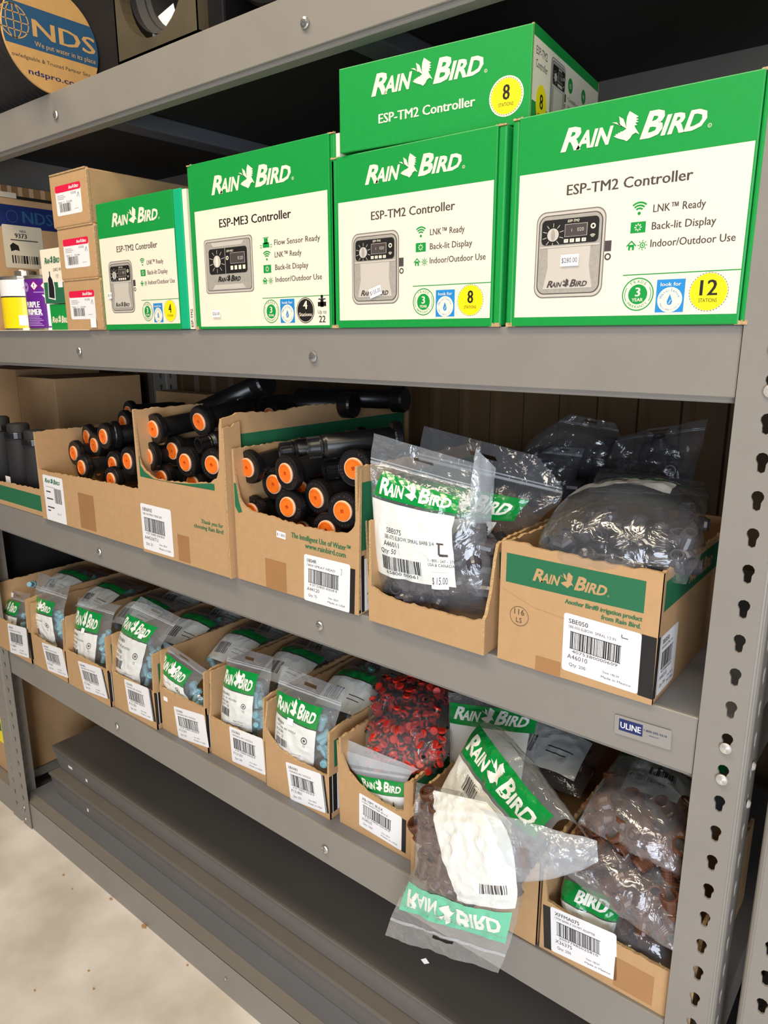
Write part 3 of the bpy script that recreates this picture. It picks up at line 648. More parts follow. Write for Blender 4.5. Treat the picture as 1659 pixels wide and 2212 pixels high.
b = MB(); b.box(-1.85, -1.355, -.006, .03, ZB+.0002, ZB+.0012, 'white'); o = b.build('paper_strip', loc=(-1.6, 0, ZB)); tag(o, 'flat cream paper strip under the cans and small boxes at shelf edge', 'paper')
# dark brown carton behind the cans
t = empty('cardboard_box', (-1.92, .02, ZB), 'shadowed brown carton with a blue band and the number 9373, behind the cans', 'box')
b = MB(); b.box(-1.965, -1.801, .01, .40, ZB, ZB+.30, 'card'); bevel(b.build('carton_shell', t), .002)
c = Cv(); c.rect(.0, .236, .40, .285, 'navy', 0); c.text('NDS', .11, .248, .026, 'ndsblue', bold=.03, L=1); c.ring(.085, .26, .012, .0135, 'ndsblue', 1)
c.build('printed_side', onside((-1.801, 0, ZB)), t)
c = Cv(); c.rr(.058, .145, .152, .241, .004, 'lid', 0); c.text('9373', .10, .213, .010, 'ink', bold=.03, al='c', L=2); c.text('NDS', .106, .226, .005, 'inkgray', bold=.03, al='c', L=2)
c.rect(.075, .207, .14, .2095, 'inkgray', 1); c.poly([(.072, .195), (.080, .202), (.092, .196), (.094, .184), (.084, .186), (.074, .182)], 'ink', 1); c.barcode(.074, .156, .07, .018, 'ink', 1, n=14, rnd=5)
c.build('shipping_label', onside((-1.8005, 0, ZB)), t)
b = MB(); b.box(-1.96, -1.80, .0, .10, ZB+.3005, ZB+.312, 'lid'); o = b.build('paper_pad', loc=(-1.88, .05, ZB+.3)); tag(o, 'grey-white pad of paper lying on the shadowed carton behind the cans', 'paper')

# ------------------------------------------------------------------ top shelf
XD = -1.42
t = empty('pipe_roll', (-1.5, .02, ZA), 'black roll with a round tan cardboard end disc printed with blue band', 'pipe roll')
cy, cz, R = .0, 1.925, .105
pc = [atx(a, b_, XD) for a, b_ in ((0, 69), (29, 124), (58, 162), (107, 200), (208, 156), (213, 95), (185, 43), (162, 17))]
A = np.array([[2*p.y, 2*p.z, 1] for p in pc]); rr_ = np.linalg.lstsq(A, np.array([p.y**2+p.z**2 for p in pc]), rcond=None)[0]
cy, cz = rr_[0], rr_[1]; R = math.sqrt(rr_[2]+cy*cy+cz*cz)
TX = Matrix.Translation((XD, cy, cz)) @ Matrix.Rotation(PI/2, 4, 'Y')
RO = .15; TR = Matrix.Translation((XD, .085, ZA+RO+.002)) @ Matrix.Rotation(PI/2, 4, 'Y')
b = MB(); prof = [(R*.97, -.003)]
b.lathe([(R, -.004), (R, .0), (R*.995, .001)], 'ndscard', TX, 64); b.build('end_disc', t)
b = MB(); pr = [(R*.5, -.006), (RO*.97, -.006)]
for i in range(14): pr += [(RO, -.008-.02*i), (RO, -.02-.02*i), (RO*.95, -.022-.02*i), (RO*.95, -.026-.02*i)]
b.lathe(pr, 'roll', TR, 48); b.build('pipe_coil', t, smooth=False)
c = Cv()
def chord(z): return math.sqrt(max(0, (R*.995)**2-z*z))
z1_, z0_ = .045, -.022
def cband(za, zb, k, L):
    n = 16; c.poly([(-chord(za+(zb-za)*i/n), za+(zb-za)*i/n) for i in range(n+1)]+[(chord(zb-(zb-za)*i/n), zb-(zb-za)*i/n) for i in range(n+1)], k, L)
pN = atx(71, 80, XD); zt = atx(120, 33, XD).z-cz; zb2 = atx(205, 146, XD).z-cz
cband(zb2, zt, 'ndsblue', 0)
def at_d(px, py): p = atx(px, py, XD); return p.y-cy, p.z-cz
x0, y0 = at_d(72, 78); x1, y1 = at_d(205, 120); c.text('NDS', x0, (y0+y1)/2, at_d(72, 42)[1]-at_d(72, 78)[1], 'ndscard', w=x1-x0, bold=.04, L=1)
x0, y0 = at_d(75, 100); x1, y1 = at_d(206, 139); c.text('We put water in its place', x0, (y0+y1)/2, .0082, 'ndscard', w=x1-x0, bold=.005, L=1)
x0, y0 = at_d(25, 118); x1, y1 = at_d(195, 167); c.text('owledgeable & Trusted Partner Sinc', x0, (y0+y1)/2, .0062, 'inkgray', w=x1-x0, L=1)
x0, y0 = at_d(62, 160); x1, y1 = at_d(178, 190); c.text('ndspro.com', x0, (y0+y1)/2, .0092, 'navy', w=x1-x0, bold=.03, L=1)
gx, gy = at_d(28, 44); gr = abs(at_d(62, 50)[0]-gx)*.98
c.ring(gx, gy, gr*.93, gr, 'ndscard', 1)
for q in (-.5, 0, .5):
    c.line([(gx-gr*math.cos(math.asin(q)), gy+q*gr), (gx+gr*math.cos(math.asin(q)), gy+q*gr)], gr*.06, 'ndscard', 1)
    c.line([(gx+q*gr*math.cos(a), gy+gr*math.sin(a)) for a in np.linspace(-PI/2, PI/2, 9)], gr*.06, 'ndscard', 1)
c.build('printed_disc', plane((XD+.001, cy, cz), (0, 1, 0), (0, 0, 1), (1, 0, 0)), t)
t = empty('added_dark_block', (-1.2, .3, ZA), 'large added dark block standing in for shade behind the catch basin and roll', 'dark block')  # added dark mass, makes the space behind the top shelf stock black
b = MB(); b.box(-1.40, -.95, .30, .56, ZA+.001, ZA+.42, 'blackmat'); bevel(b.build('block_body', t), .01, 3)
b = MB(); b.box(-1.405, -.945, .295, .565, ZA+.42, ZA+.44, 'blackmat'); bevel(b.build('block_lid', t), .004, 2)
# catch basin: square box with a round port
t = empty('catch_basin', (-1.09, .1, ZA), 'dusty dark plastic catch basin with a round port in its face, on the top shelf', 'drain box')
bx0, bx1, bz0, bz1, yb0 = -1.196, -.979, ZA+.001, ZA+.26, .004
pc = at(318, -8, yb0); cx, czz, rr2 = -1.092, ZA+.108, .0875
b = MB(); n = 32
ins = [(cx+rr2*math.cos(2*PI*i/n), czz+rr2*math.sin(2*PI*i/n)*1.0) for i in range(n)]; out = []
for i in range(n):
    a = 2*PI*i/n+1e-4; dx, dz = math.cos(a), math.sin(a); tt = min((bx1-cx)/dx if dx > 0 else (bx0-cx)/dx, (bz1-czz)/dz if dz > 0 else (bz0-czz)/dz)
    out.append((cx+dx*tt, czz+dz*tt))
vs = [(x, yb0, z) for x, z in out]+[(x, yb0, z) for x, z in ins]+[(x, yb0+.02, z) for x, z in ins]
b.add(vs, [(i, (i+1) % n, n+(i+1) % n, n+i) for i in range(n)]+[(n+i, n+(i+1) % n, 2*n+(i+1) % n, 2*n+i) for i in range(n)], 'basin')
for cxx, czc in ((bx0, bz0), (bx1, bz0), (bx0, bz1), (bx1, bz1)):
    pts = [o for o in out]
    near = sorted(range(n), key=lambda i: math.hypot(out[i][0]-cxx, out[i][1]-czc))[:2]
    b.add([(out[near[0]][0], yb0, out[near[0]][1]), (cxx, yb0, czc), (out[near[1]][0], yb0, out[near[1]][1])], [(0, 1, 2)], 'basin')
b.build('front_face', t)
b = MB(); b.box(bx0, bx0+.004, yb0, .26, bz0, bz1, 'basin'); b.box(bx1-.004, bx1, yb0, .26, bz0, bz1, 'basin'); b.box(bx0, bx1, yb0, .26, bz0, bz0+.004, 'basin'); b.box(bx0, bx1, .256, .26, bz0, bz1, 'blackmat'); b.build('basin_wall', t)
b = MB(); b.lathe([(rr2*.98, 0), (rr2*.98, .012), (rr2*.80, .03), (rr2*.78, .10)], 'blackmat', Matrix.Translation((cx+.008, yb0+.012, czz+.006)) @ Matrix.Rotation(-PI/2, 4, 'X'), 36, cap=False)
b.lathe([(rr2*.90, .014), (rr2*.86, .014), (rr2*.86, .03), (rr2*.90, .03)], 'blackmat', Matrix.Translation((cx+.008, yb0+.02, czz+.006)) @ Matrix.Rotation(-PI/2, 4, 'X'), 36, cap=False); b.build('inner_port', t)
p = at(350, 55, .05); c = Cv(); c.poly([(-.028, -.012), (.0, -.030), (.040, .004), (.034, .024), (-.026, .012)], 'paper', 0); c.text('item', -.012, -.006, .004, 'inkgray'); c.build('paper_label', plane(p, (1, 0, 0), (0, 0, 1), (0, -1, 0)), t)
t = empty('pipe_fitting', (-.80, .08, ZA), 'black ribbed plastic drain fitting right of the catch basin', 'drain fitting')
T2 = Matrix.Translation((-.822, .012, ZA+.106)) @ Matrix.Rotation(-PI/2, 4, 'X')
b = MB(); b.lathe([(.06, .0), (.10, .0), (.104, .006), (.100, .012), (.094, .02), (.098, .03), (.094, .04), (.098, .05), (.094, .2)], 'black', T2, 48); b.build('fitting_body', t, smooth=False)
b = MB(); b.lathe([(.070, -.004), (.074, -.004), (.074, .004), (.070, .004)], 'rivet', T2, 48, cap=False); b.lathe([(.088, -.003), (.090, -.003), (.090, .001), (.088, .001)], 'blackmat', T2, 48, cap=False); b.build('rim_ring', t)
t = empty('drain_grate', (-.93, .05, ZA), 'black plastic block with embossed mark between basin and ribbed fitting', 'drain box')
b = MB(); b.box(-.973, -.935, .016, .25, ZA+.001, ZA+.12, 'black'); bevel(b.build('grate_body', t), .004)
c = Cv(); c.ring(0, 0, .006, .0068, 'inkgray', 1); [c.line([(-.004+.002*i, -.004), (-.004+.002*i, .004)], .0005, 'inkgray', 1) for i in range(5)]; c.build('moulded_mark', onfront(at(437, 52, .015)), t)
# ------------------------------------------------------------------ open cartons
def jag(a, b, amp=.0015, step=.006, up=(0, 0, 1), rnd=None):
    """points from a to b with torn-edge unevenness (b excluded)"""
    a, b = Vector(a), Vector(b); n = max(1, int((b-a).length/step)); up = Vector(up)
    return [a.lerp(b, i/n)+up*random.uniform(-amp, amp)*(1 if 0 < i else 0) for i in range(n)]
def jagline(pts, amp=.0015, step=.006, up=(0, 0, 1)):
    out = []
    for p, q in zip(pts[:-1], pts[1:]): out += jag(p, q, amp, step, up)
    return out+[Vector(pts[-1])]
def carton(name, lab, x0, x1, yf, z0, H, D, front=None, lside=None, rside=None, group='open brown cartons', hb=None, torn=.0015, inner=None):
    """open carton; front = [(x, z)...] top edge of the front panel, left to right; lside/rside = [(y, z)...] top edge of side panels, front to back (z from the floor of the box)"""
    t = empty(name, ((x0+x1)/2, yf, z0), lab, 'carton', group); th = .0045; z0 += .0004
    front = front or [(x0, H), (x1, H)]; lside = lside or [(0, H), (D, H)]; rside = rside or [(0, H), (D, H)]
    F = jagline([(x, yf, z0+z) for x, z in front], torn)
    b = MB(); b.prism([Vector((x0, yf, z0))]+F+[Vector((x1, yf, z0))], (0, th, 0), 'card', 'edge'); b.build('front_panel', t)
    for xx, pr, sg in ((x0, lside, 1), (x1, rside, -1)):
        Y_ = jagline([(xx, yf+y, z0+z) for y, z in pr], torn)
        b = MB(); b.prism([Vector((xx, yf+.0005, z0))]+Y_+[Vector((xx, yf+D, z0))], (sg*th, 0, 0), 'card', 'edge'); b.build('side_panel', t)
    b = MB(); b.box(x0+.001, x1-.001, yf+D-th, yf+D, z0, z0+(hb or H), 'cardin'); b.build('back_panel', t)
    b = MB(); b.box(x0+.001, x1-.001, yf+.001, yf+D-.001, z0, z0+.003, 'cardin'); b.build('bottom_panel', t)
    return t
def ship_label(w, h, title, sub, code, qty, rnd=1, bars=26, num='4 07 53800 00038 8', L0=0, small=False, extra=None):
    c = Cv(); c.rr(0, 0, w, h, min(w, h)*.05, 'paper', L0)
    c.text(title, .07*w, .845*h, .075*h, 'inkgray', L=L0+1, bold=.02); c.text(sub, .07*w, .765*h, .045*h, 'inkgray', w=.62*w, L=L0+1)
    c.barcode(.10*w, .42*h, .66*w, .28*h, 'ink', L0+1, n=bars, rnd=rnd, frame=True)
    c.text(num, .13*w, .345*h, .05*h, 'inkgray', w=.6*w, L=L0+1)
    c.text(code, .07*w, .235*h, .075*h, 'inkgray', L=L0+1); c.text('Qty: '+qty, .10*w, .11*h, .055*h, 'inkgray', L=L0+1)
    c.text('Date: 18JL24', .55*w, .17*h, .035*h, 'inkgray', L=L0+1); c.text('Made in '+(extra or 'USA'), .53*w, .08*h, .04*h, 'inkgray', w=.38*w, L=L0+1)
    return c
def put(c, name, fn, parent, **k): return c.build(name, fn, parent, **k)
def labfn(BL, BR, TL, y, eps=.00018):
    a, b_, d = at(*BL, y), at(*BR, y), at(*TL, y)
    return plane(a, (b_-a), (d-a), (0, -1, 0), eps), (b_-a).length, (d-a).length
def place_art(c, pts, y):
    """maps unit-less art rectangle corners (w,h) onto a flat front at depth y: pts = BL pixel, BR pixel, TL pixel"""
    a, b_, d = [at(p[0], p[1], y) for p in pts]; return a, (b_-a), (d-a)
# --- carton with sprinkler stock, far left
c1 = carton('carton', 'low carton at far left holding upright black sprinkler bodies', -1.925, -1.638, .0, ZC, .065, .45, [(-1.925, .056), (-1.638, .064)], [(0, .10), (.45, .10)], [(0, .07), (.02, .10), (.45, .10)])
c = Cv(); c.rect(.004, .012, .283, .050, 'greendk', 0); c.build('printed_band', onfront((-1.925, 0, ZC)), c1)
c2_ = carton('carton', 'carton with a low front, tall left wall and a logo label at lower left', -1.630, -1.2235, -.006, ZC, .2, .5, [(-1.630, .117), (-1.59, .113), (-1.42, .118), (-1.2235, .121)], [(0, .2), (.5, .2)], [(0, .13), (.03, .2), (.5, .2)])
c = Cv(); w, h = .088, .105; c.rr(0, 0, w, h, .004, 'paper', 0); c.logo(.008, .088, .068, 'greendk', 1); c.rect(.01, .078, .05, .0795, 'faint', 1)
for yy, ww in ((.066, .02), (.050, .028), (.030, .03), (.022, .012)): c.rect(.01, yy, .01+ww, yy+.003, 'inkgray', 1)
c.barcode(.046, .044, .032, .034, 'inkgray', 1, n=14, rnd=4); c.text('Qty: 15', .05, .018, .004, 'inkgray'); c.build('shipping_label', onfront((-1.609, -.006, ZC+.001)), c2_)
c = Cv(); c.rect(0, 0, .062, .078, 'tape', 0); c.build('tape_strip', onfront((-1.46, -.006, ZC+.006)), c2_)
# --- tall carton with curved cut
f3 = [at(a, b_, -.013) for a, b_ in ((285, 886), (290, 912), (293, 939), (299, 990), (304, 1005), (313, 1018), (332, 1033), (360, 1040), (408, 1044), (455, 1043), (468, 1034), (473, 1015), (473, 975), (472, 920), (474, 905))]
c3 = carton('carton', 'tall carton with a curved torn cut-out and a printed thank-you line', -1.216, -.956, -.013, ZC, .276, .52, [(p.x, p.z-ZC) for p in f3], [(0, .276), (.52, .276)], [(0, .276), (.04, .284), (.12, .279), (.2, .284), (.32, .279), (.42, .277), (.49, .276)], hb=.25)
c = Cv()
fp3 = [(p.x+1.216, p.z-ZC-.001) for p in f3[4:10]]
g0 = at(303, 1029, -.013); g1 = at(464, 1060, -.013)
c.poly([(g0.x+1.216, fp3[0][1]+.02)]+fp3+[(g1.x+1.216, fp3[-1][1]), (g1.x+1.216, g1.z-ZC), (g0.x+1.216, g0.z-ZC)], 'greendk', 0)
c.text('Thank you for', .250, .088, .0072, 'greendk', shear=.15, bold=.04, al='r', L=1); c.text('choosing Rain Bird!', .250, .077, .0072, 'greendk', shear=.15, bold=.04, al='r', L=1)
c.build('printed_front', onfront((-1.216, -.013, ZC)), c3)
q = ship_label(.098, .092, '1806NS', '1806 NSI SPRAY HEAD 6IN', 'A44206TU', '25', 5); q.tform(lambda x, y: (x+.002, y+.006)); q.build('shipping_label', onfront((-1.216, -.013, ZC)), c3)
c = Cv(); c.rect(.115, .004, .150, .055, 'tape', 0); c.build('tape_strip', onfront((-1.216, -.013, ZC)), c3)
c = Cv(); c.rect(.012, .175, .50, .248, 'greendk', 0); c.build('printed_band', onside((-.956, -.013, ZC)), c3)
# second torn wall layer at its right corner
b = MB(); P = jagline([(-.9515, -.016, ZC+.262), (-.9515, .02, ZC+.27)], .003, .006); b.prism([Vector((-.9515, -.016, ZC+.0005))]+P+[Vector((-.9515, .02, ZC+.0005))], (.003, 0, 0), 'card', 'edge'); b.build('corner_flap', c3)
# --- 1804R carton
f4 = [at(a, b_, -.005) for a, b_ in ((500, 971), (504, 1000), (510, 1045), (516, 1075), (524, 1090), (540, 1104), (571, 1112), (619, 1129), (672, 1142), (720, 1151), (752, 1151), (765, 1138), (773, 1106), (776, 1060), (778, 1012))]
c4 = carton('carton', 'carton full of orange-plugged sprinklers, labelled 1804R', -.9435, -.667, -.005, ZC, .227, .34, [(p.x, p.z-ZC) for p in f4], [(0, .227), (.34, .227)], [(0, .227), (.05, .226), (.34, .226)], hb=.2)
c = Cv(); c.text('The Intelligent Use of Water™', .262, .0985, .0085, 'greendk', w=.125, bold=.04, al='r', shear=.1); c.text('www.rainbird.com', .252, .0865, .0085, 'greendk', w=.085, bold=.04, al='r')
c.poly([(.002, .17), (.007, .17), (.013, .140), (.020, .122), (.010, .119), (.002, .130)], 'greendk', 0)
c.build('printed_front', onfront((-.9435, -.005, ZC)), c4)
fn, w, h = labfn((657, 1295), (755, 1324), (657, 1196), -.005)
q = ship_label(w, h, '1804R', '1804 SPRAY HEAD', 'A44120', '75', 2, 30); q.line([(w*.8, h*.86), (w*.83, h*.86), (w*.82, h*.74), (w*.81, h*.74)], .0006, 'inkgray', 1)
q.rect(w, 0, w+.010, h*.93, 'ink', 0); q.build('shipping_label', fn, c4)
c = Cv(); c.rect(.001, .003, .014, .092, 'ink', 0); c.rect(.0055, .003, .0065, .092, 'paper', 1); c.rect(.014, .003, .05, .086, 'paper', 0); c.text('A44120', .020, .028, .008, 'ink', bold=.03, L=1, rot=.0); c.text('Qty 75', .020, .014, .007, 'faint', L=1); c.build('side_label', onside((-.667, -.005, ZC)), c4)
c = Cv(); c.rect(.006, .10, .32, .203, 'greendk', 0); c.build('printed_band', onside((-.667, -.005, ZC)), c4)
c = Cv(); c.rect(.072, .0, .122, .052, 'tape', 0); c.build('tape_strip', onfront((-.9435, -.005, ZC)), c4)
price(None, .113, .098, .021, .011, '$ 1.800', L=1, rot=-.06).build('price_sticker', onfront((-.9435, -.005, ZC)), c4)
# --- low-front carton with elbow bags
f5 = [at(a, b_, -.009) for a, b_ in ((789, 1126), (791, 1180), (795, 1240), (799, 1264), (820, 1281), (860, 1299), (913, 1313), (966, 1328), (1011, 1339), (1042, 1341))]
c5 = carton('carton', 'low-fronted carton holding clear bags of grey elbow fittings', -.643, -.4465, -.009, ZC, .152, .32, [(p.x, p.z-ZC) for p in f5], [(0, .152), (.32, .15)], [(0, .050), (.006, .056), (.016, .085), (.024, .128), (.030, .146), (.05, .150), (.32, .15)])
c = Cv(); c.poly([(.034, .098), (.3, .098), (.3, .135), (.031, .135)], 'greendk', 0); c.build('printed_band', onside((-.4465, -.009, ZC)), c5)
# --- SBE050 carton
c6 = carton('carton', 'square carton with green logo band and a large barcode label, far right of its shelf', -.4295, -.2285, -.003, ZC, .158, .31, [(-.4295, .159), (-.40, .162), (-.37, .158), (-.33, .159), (-.31, .156), (-.27, .157), (-.2285, .158)], [(0, .158), (.1, .155), (.31, .158)], [(0, .158), (.2, .152), (.31, .156)], torn=.0022)
c = Cv(); c.rect(.008, .108, .183, .146, 'greendk', 0); c.logo(.045, .118, .096, 'card', 1, reg=True, vs=1.15)
c.text('Another Bird® irrigation product', .182, .098, .0056, 'greendk', w=.093, bold=.05, al='r', shear=.12); c.text('from Rain Bird.', .181, .089, .0056, 'greendk', w=.046, bold=.05, al='r', shear=.12)
c.ring(.029, .066, .0125, .0131, 'inkgray', 1); c.text('116', .029, .068, .0075, 'inkgray', al='c', L=1); c.text('LS', .029, .0575, .0065, 'inkgray', al='c', L=1)
c.line([(.004, .098), (.05, .082), (.09, .078)], .0004, 'edge', 1); c.build('printed_front', onfront((-.4295, -.003, ZC)), c6)
fn, w, h = labfn((1213, 1445), (1377, 1500), (1219, 1322), -.003)
q = ship_label(w, h, 'SBE050', 'SBE-050 ELBOW  SPIRAL 1/2 IN', 'A46010', '200', 7, 32, '4075380000609', extra='Mexico'); q.line([(w*.76, h*.9), (w*.76, h*.85), (w*.84, h*.85)], .0009, 'ink', 1)
q.rect(w, -.0005, at(1410, 1520, -.003).x-at(1377, 1500, -.003).x+w-.001, h, 'ink', 0); q.build('shipping_label', fn, c6)
q = ship_label(.060, .074, 'SBE050', 'SBE-050 ELBOW SPIRAL 1/2 IN', 'A46010', '200', 7, 22, '40753800000609', extra='Mexico'); q.tform(lambda x, y: (x+.014, y)); q.rect(.0004, .0, .010, .0755, 'ink', 0); q.rect(.010, .0, .0125, .0755, 'paper', 1); q.rect(.0125, .0, .0135, .0755, 'ink', 1); q.build('side_label', onside((-.2285, -.003, ZC+.006)), c6)
c = Cv(); c.rect(.012, .110, .3, .146, 'greendk', 0); c.logo(.10, .120, .10, 'card', 1, vs=1.15); c.build('printed_band', onside((-.2285, -.003, ZC)), c6)
c = Cv(); c.rect(0, .0, .034, .02, 'tape', 0); c.build('tape_strip', onfront((-.375, -.003, ZC+.0)), c6)
# brown stock cartons in shadow at the left
for lab, x0, x1, y0, y1, z1 in (('closed brown carton in shadow beyond the left corner post, at the photo edge', -2.62, -2.285, .27, .55, .31), ('second closed brown carton in shadow beyond the left corner post', -2.278, -2.05, .27, .55, .29), ('closed brown carton in shadow at the back, behind the low-fronted carton', -1.90, -1.66, .50, .555, .25)):
    t = empty('cardboard_box', ((x0+x1)/2, y0, ZC), lab, 'box'); b = MB(); b.box(x0, x1, y0, y1, ZC+.001, ZC+z1, 'card'); bevel(b.build('carton_shell', t), .002)
b = MB(); b.box(-3.2, -2.041, .03, .6, ZC-.004, ZC, 'steelblue'); b.build('shelf_deck', u3)
t = empty('added_dark_block', (-2.3, .2, ZB), 'added dark block standing in for shade beyond the carton marked 9373', 'dark block'); b = MB(); b.box(-2.75, -2.06, .05, .55, ZB+.001, ZB+.33, 'blackmat'); bevel(b.build('block_body', t), .01, 2); b = MB(); b.box(-2.76, -2.05, .045, .555, ZB+.33, ZB+.35, 'blackmat'); b.build('block_lid', t)  # added block covering the lit wall so this gap stays dark
b = MB(); b.box(-3.2, -2.041, .03, .6, ZB-.004, ZB, 'steelblue'); b.build('shelf_deck', u3)
for z0, z1, lab in ((ZE, .44, 'added block low in the bay right of the perforated post, stopping daylight'), (ZD, .86, 'added block midway up the bay right of the perforated post, stopping daylight'), (ZC, 1.27, 'added block high in the bay right of the perforated post, stopping daylight')):  # blocks added in the next bay to keep daylight off the carton sides
    t = empty('added_dark_block', (.2, .3, z0), lab, 'dark block'); b = MB(); b.box(-.04, .5, .05, .55, z0+.001, z1, 'blackmat'); bevel(b.build('block_body', t), .01, 2); b = MB(); b.box(-.045, .505, .045, .555, z1, z1+.02, 'blackmat'); b.build('block_lid', t)
    b = MB(); b.box(-.0475, .55, .03, .6, z0-.004, z0, 'steelblue'); b.build('shelf_deck', u2)

# ------------------------------------------------------------------ sprinklers
def make_sprinkler():
    t = empty('pop_up_sprinkler', (0, 0, 0), '', 'sprinkler')
    # local +Z points out of the cap; body runs to -Z
    b = MB(); b.lathe([(.0175, -.006), (.0195, -.012), (.0195, -.118), (.0185, -.122), (.0165, -.124), (.0165, -.128)], 'black', None, 22); b.build('body_tube', t, False, smooth=True)
    b = MB(); b.lathe([(.020, -.016), (.0275, -.014), (.0285, -.011), (.0285, -.002), (.0278, 0), (.0255, .0006), (.0175, .0002), (.0165, -.001)], 'black', None, 36)
    for i in range(40):
        a = 2*PI*i/40; T = Matrix.Rotation(a, 4, 'Z'); b.box(.0283, .0291, -.0007, .0007, -.0125, -.003, 'black', T)
    b.build('cap', t, False)
    b = MB(); b.lathe([(.0166, -.002), (.0168, .0018), (.0158, .0028), (.0148, .0026)], 'orangelt', None, 28, cap=False); b.build('plug_rim', t, False)
    b = MB(); R_ = .0148; n = 24; h = .0036
    sq = [(.0042*math.cos(PI/4+PI/2*i), .0042*math.sin(PI/4+PI/2*i)) for i in range(4)]
    ring = [(R_*math.cos(2*PI*i/n), R_*math.sin(2*PI*i/n)) for i in range(n)]; r2 = [(.0125*math.cos(2*PI*i/n), .0125*math.sin(2*PI*i/n)) for i in range(n)]
    b.add([(x, y, .001) for x, y in ring]+[(x, y, h-.0006) for x, y in ring]+[(x*.95, y*.95, h) for x, y in ring]+[(x, y, h) for x, y in r2]+[(x*.97, y*.97, h-.0007) for x, y in r2], [(j*n+i, j*n+(i+1) % n, (j+1)*n+(i+1) % n, (j+1)*n+i) for j in range(4) for i in range(n)], 'orange')
    m = n//4; vs = [(x*.97, y*.97, h-.0007) for x, y in r2]+[(x, y, h-.0007) for x, y in sq]; fs = []
    for q in range(4):
        k0 = q*m+m//2
        for i in range(m): fs.append(((k0+i) % n, (k0+i+1) % n, n+(q+1) % 4)) if i >= m//2 else fs.append(((k0+i) % n, (k0+i+1) % n, n+q))
        fs.append((n+q, (k0+m//2) % n, n+(q+1) % 4))
    b.add(vs, fs, 'orange'); o = b.build('plug', t, False)
    b = MB(); b.add([(x, y, h-.0007) for x, y in sq]+[(x*.8, y*.8, .0008) for x, y in sq], [(0, 1, 5, 4), (1, 2, 6, 5), (2, 3, 7, 6), (3, 0, 4, 7), (4, 5, 6, 7)], 'orangedk'); b.build('key_socket', o, False)
    # inlet end
    b = MB(); b.lathe([(.0165, -.128), (.0150, -.131), (.0140, -.146), (.0140, -.150), (.0115, -.150), (.0110, -.140)], 'black', None, 20, cap=False)
    for i in range(8):
        a = 2*PI*i/8; b.box(.0138, .0172, -.0008, .0008, -.149, -.129, 'black', Matrix.Rotation(a, 4, 'Z'))
    b.lathe([(.0168, -.1275), (.0178, -.1275), (.0178, -.1295), (.0168, -.1295)], 'black', None, 20); b.build('inlet', t, False)
    c = Cv(); c.arctext('RAIN BIRD', 0, 0, .0215, 140, 40, .0034, 'inkgray', 1); c.arctext('1804', 0, 0, .0245, 250, 290, .0032, 'inkgray', 1, True)
    c.build('embossed_text', plane((0, 0, .0006), (1, 0, 0), (0, 1, 0), (0, 0, 1)), t, world=False)
    return t
SP = make_sprinkler(); first = [True]
def sprinkler(px, py, y, dirpx, lab, grp, inlet=False, spin=None, scale=1., dy=1.):
    """cap centre seen at (px,py) at depth y; the body runs back and off by dirpx (x, z) slopes"""
    c = at(px, py, y)
    t = SP if first[0] else copy_tree(SP); first[0] = False
    d = Vector((dirpx[0]*(1 if inlet else .6)-(0 if inlet else .12), dy, dirpx[1]*.7)).normalized()      # from the visible end into the box
    zax = d if inlet else -d
    q = zax.to_track_quat('Z', 'Y').to_matrix().to_4x4()
    sp = Matrix.Rotation(spin if spin is not None else random.uniform(0, 6), 4, 'Z')
    off = Matrix.Translation((0, 0, .150)) if inlet else Matrix.Identity(4)
    t.matrix_world = Matrix.Translation(c) @ q @ sp @ Matrix.Scale(scale, 4) @ off
    t['label'] = lab; t['group'] = grp
G4, G3, G2 = 'sprinklers in the 1804R carton', 'sprinklers in the tall carton', 'sprinklers in the low-fronted carton'
o4 = 'orange-plugged sprinkler in 1804R carton, '
for a in [
 (535, 1010, .018, (.25, .12), o4+'top left corner'), (618, 1022, .012, (.35, .10), o4+'large one at upper middle'), (592, 1046, .05, (.1, 0), o4+'half hidden behind the large upper middle one'),
 (765, 1012, .03, (-.1, .02), o4+'top right corner'), (622, 1095, .015, (.1, -.05), o4+'centre, below the large upper one'), (684, 1075, .03, (.35, .15), o4+'middle right, tilted to the left'),
 (741, 1104, .02, (-.05, .0), o4+'lower right corner'), (544, 1107, .025, (.15, 0), o4+'lower left, cut by the carton edge'), (706, 1146, .02, (.0, 0), o4+'bottom edge, half below the cut'),
 (655, 1146, .05, (.2, 0), o4+'bottom middle, almost hidden'), (572, 1066, .09, (.05, 0), o4+'deep in the gap at middle left'), (650, 1058, .10, (0, 0), o4+'deep in the centre gap'), (715, 1062, .10, (0, 0), o4+'deep in the gap at middle right'), (590, 1112, .08, (0, 0), o4+'deep in the gap at lower left')]:
    sprinkler(*a, G4)
i4 = 'sprinkler in the 1804R carton showing its inlet, '
for a in [(664, 968, .02, (.8, .13), i4+'lying on top, long body to the right'), (604, 978, .05, (.7, .12), i4+'upper middle left behind the caps'), (700, 1014, .055, (.5, .05), i4+'right of centre between two caps'), (548, 1062, .075, (.35, .0), i4+'sideways under the top left cap')]:
    sprinkler(*a, G4, inlet=True)
o3 = 'orange-plugged black sprinkler in the tall carton, '
for a in [(332, 927, .02, (.3, .12), o3+'top left'), (431, 911, .05, (.2, .25), o3+'top right, above the others'), (320, 986, .015, (.3, .05), o3+'left edge of the cut-out'), (373, 974, .05, (.2, .05), o3+'centre, behind the middle one'),
 (401, 999, .02, (.2, .05), o3+'front middle'), (459, 1004, .012, (.0, .05), o3+'right edge of the cut-out'), (350, 1034, .03, (.2, 0), o3+'bottom left, cut by the edge'), (417, 1046, .03, (.1, 0), o3+'bottom right, only its top showing'), (355, 1005, .12, (0, 0), o3+'deep in the middle gap')]:
    sprinkler(*a, G3)
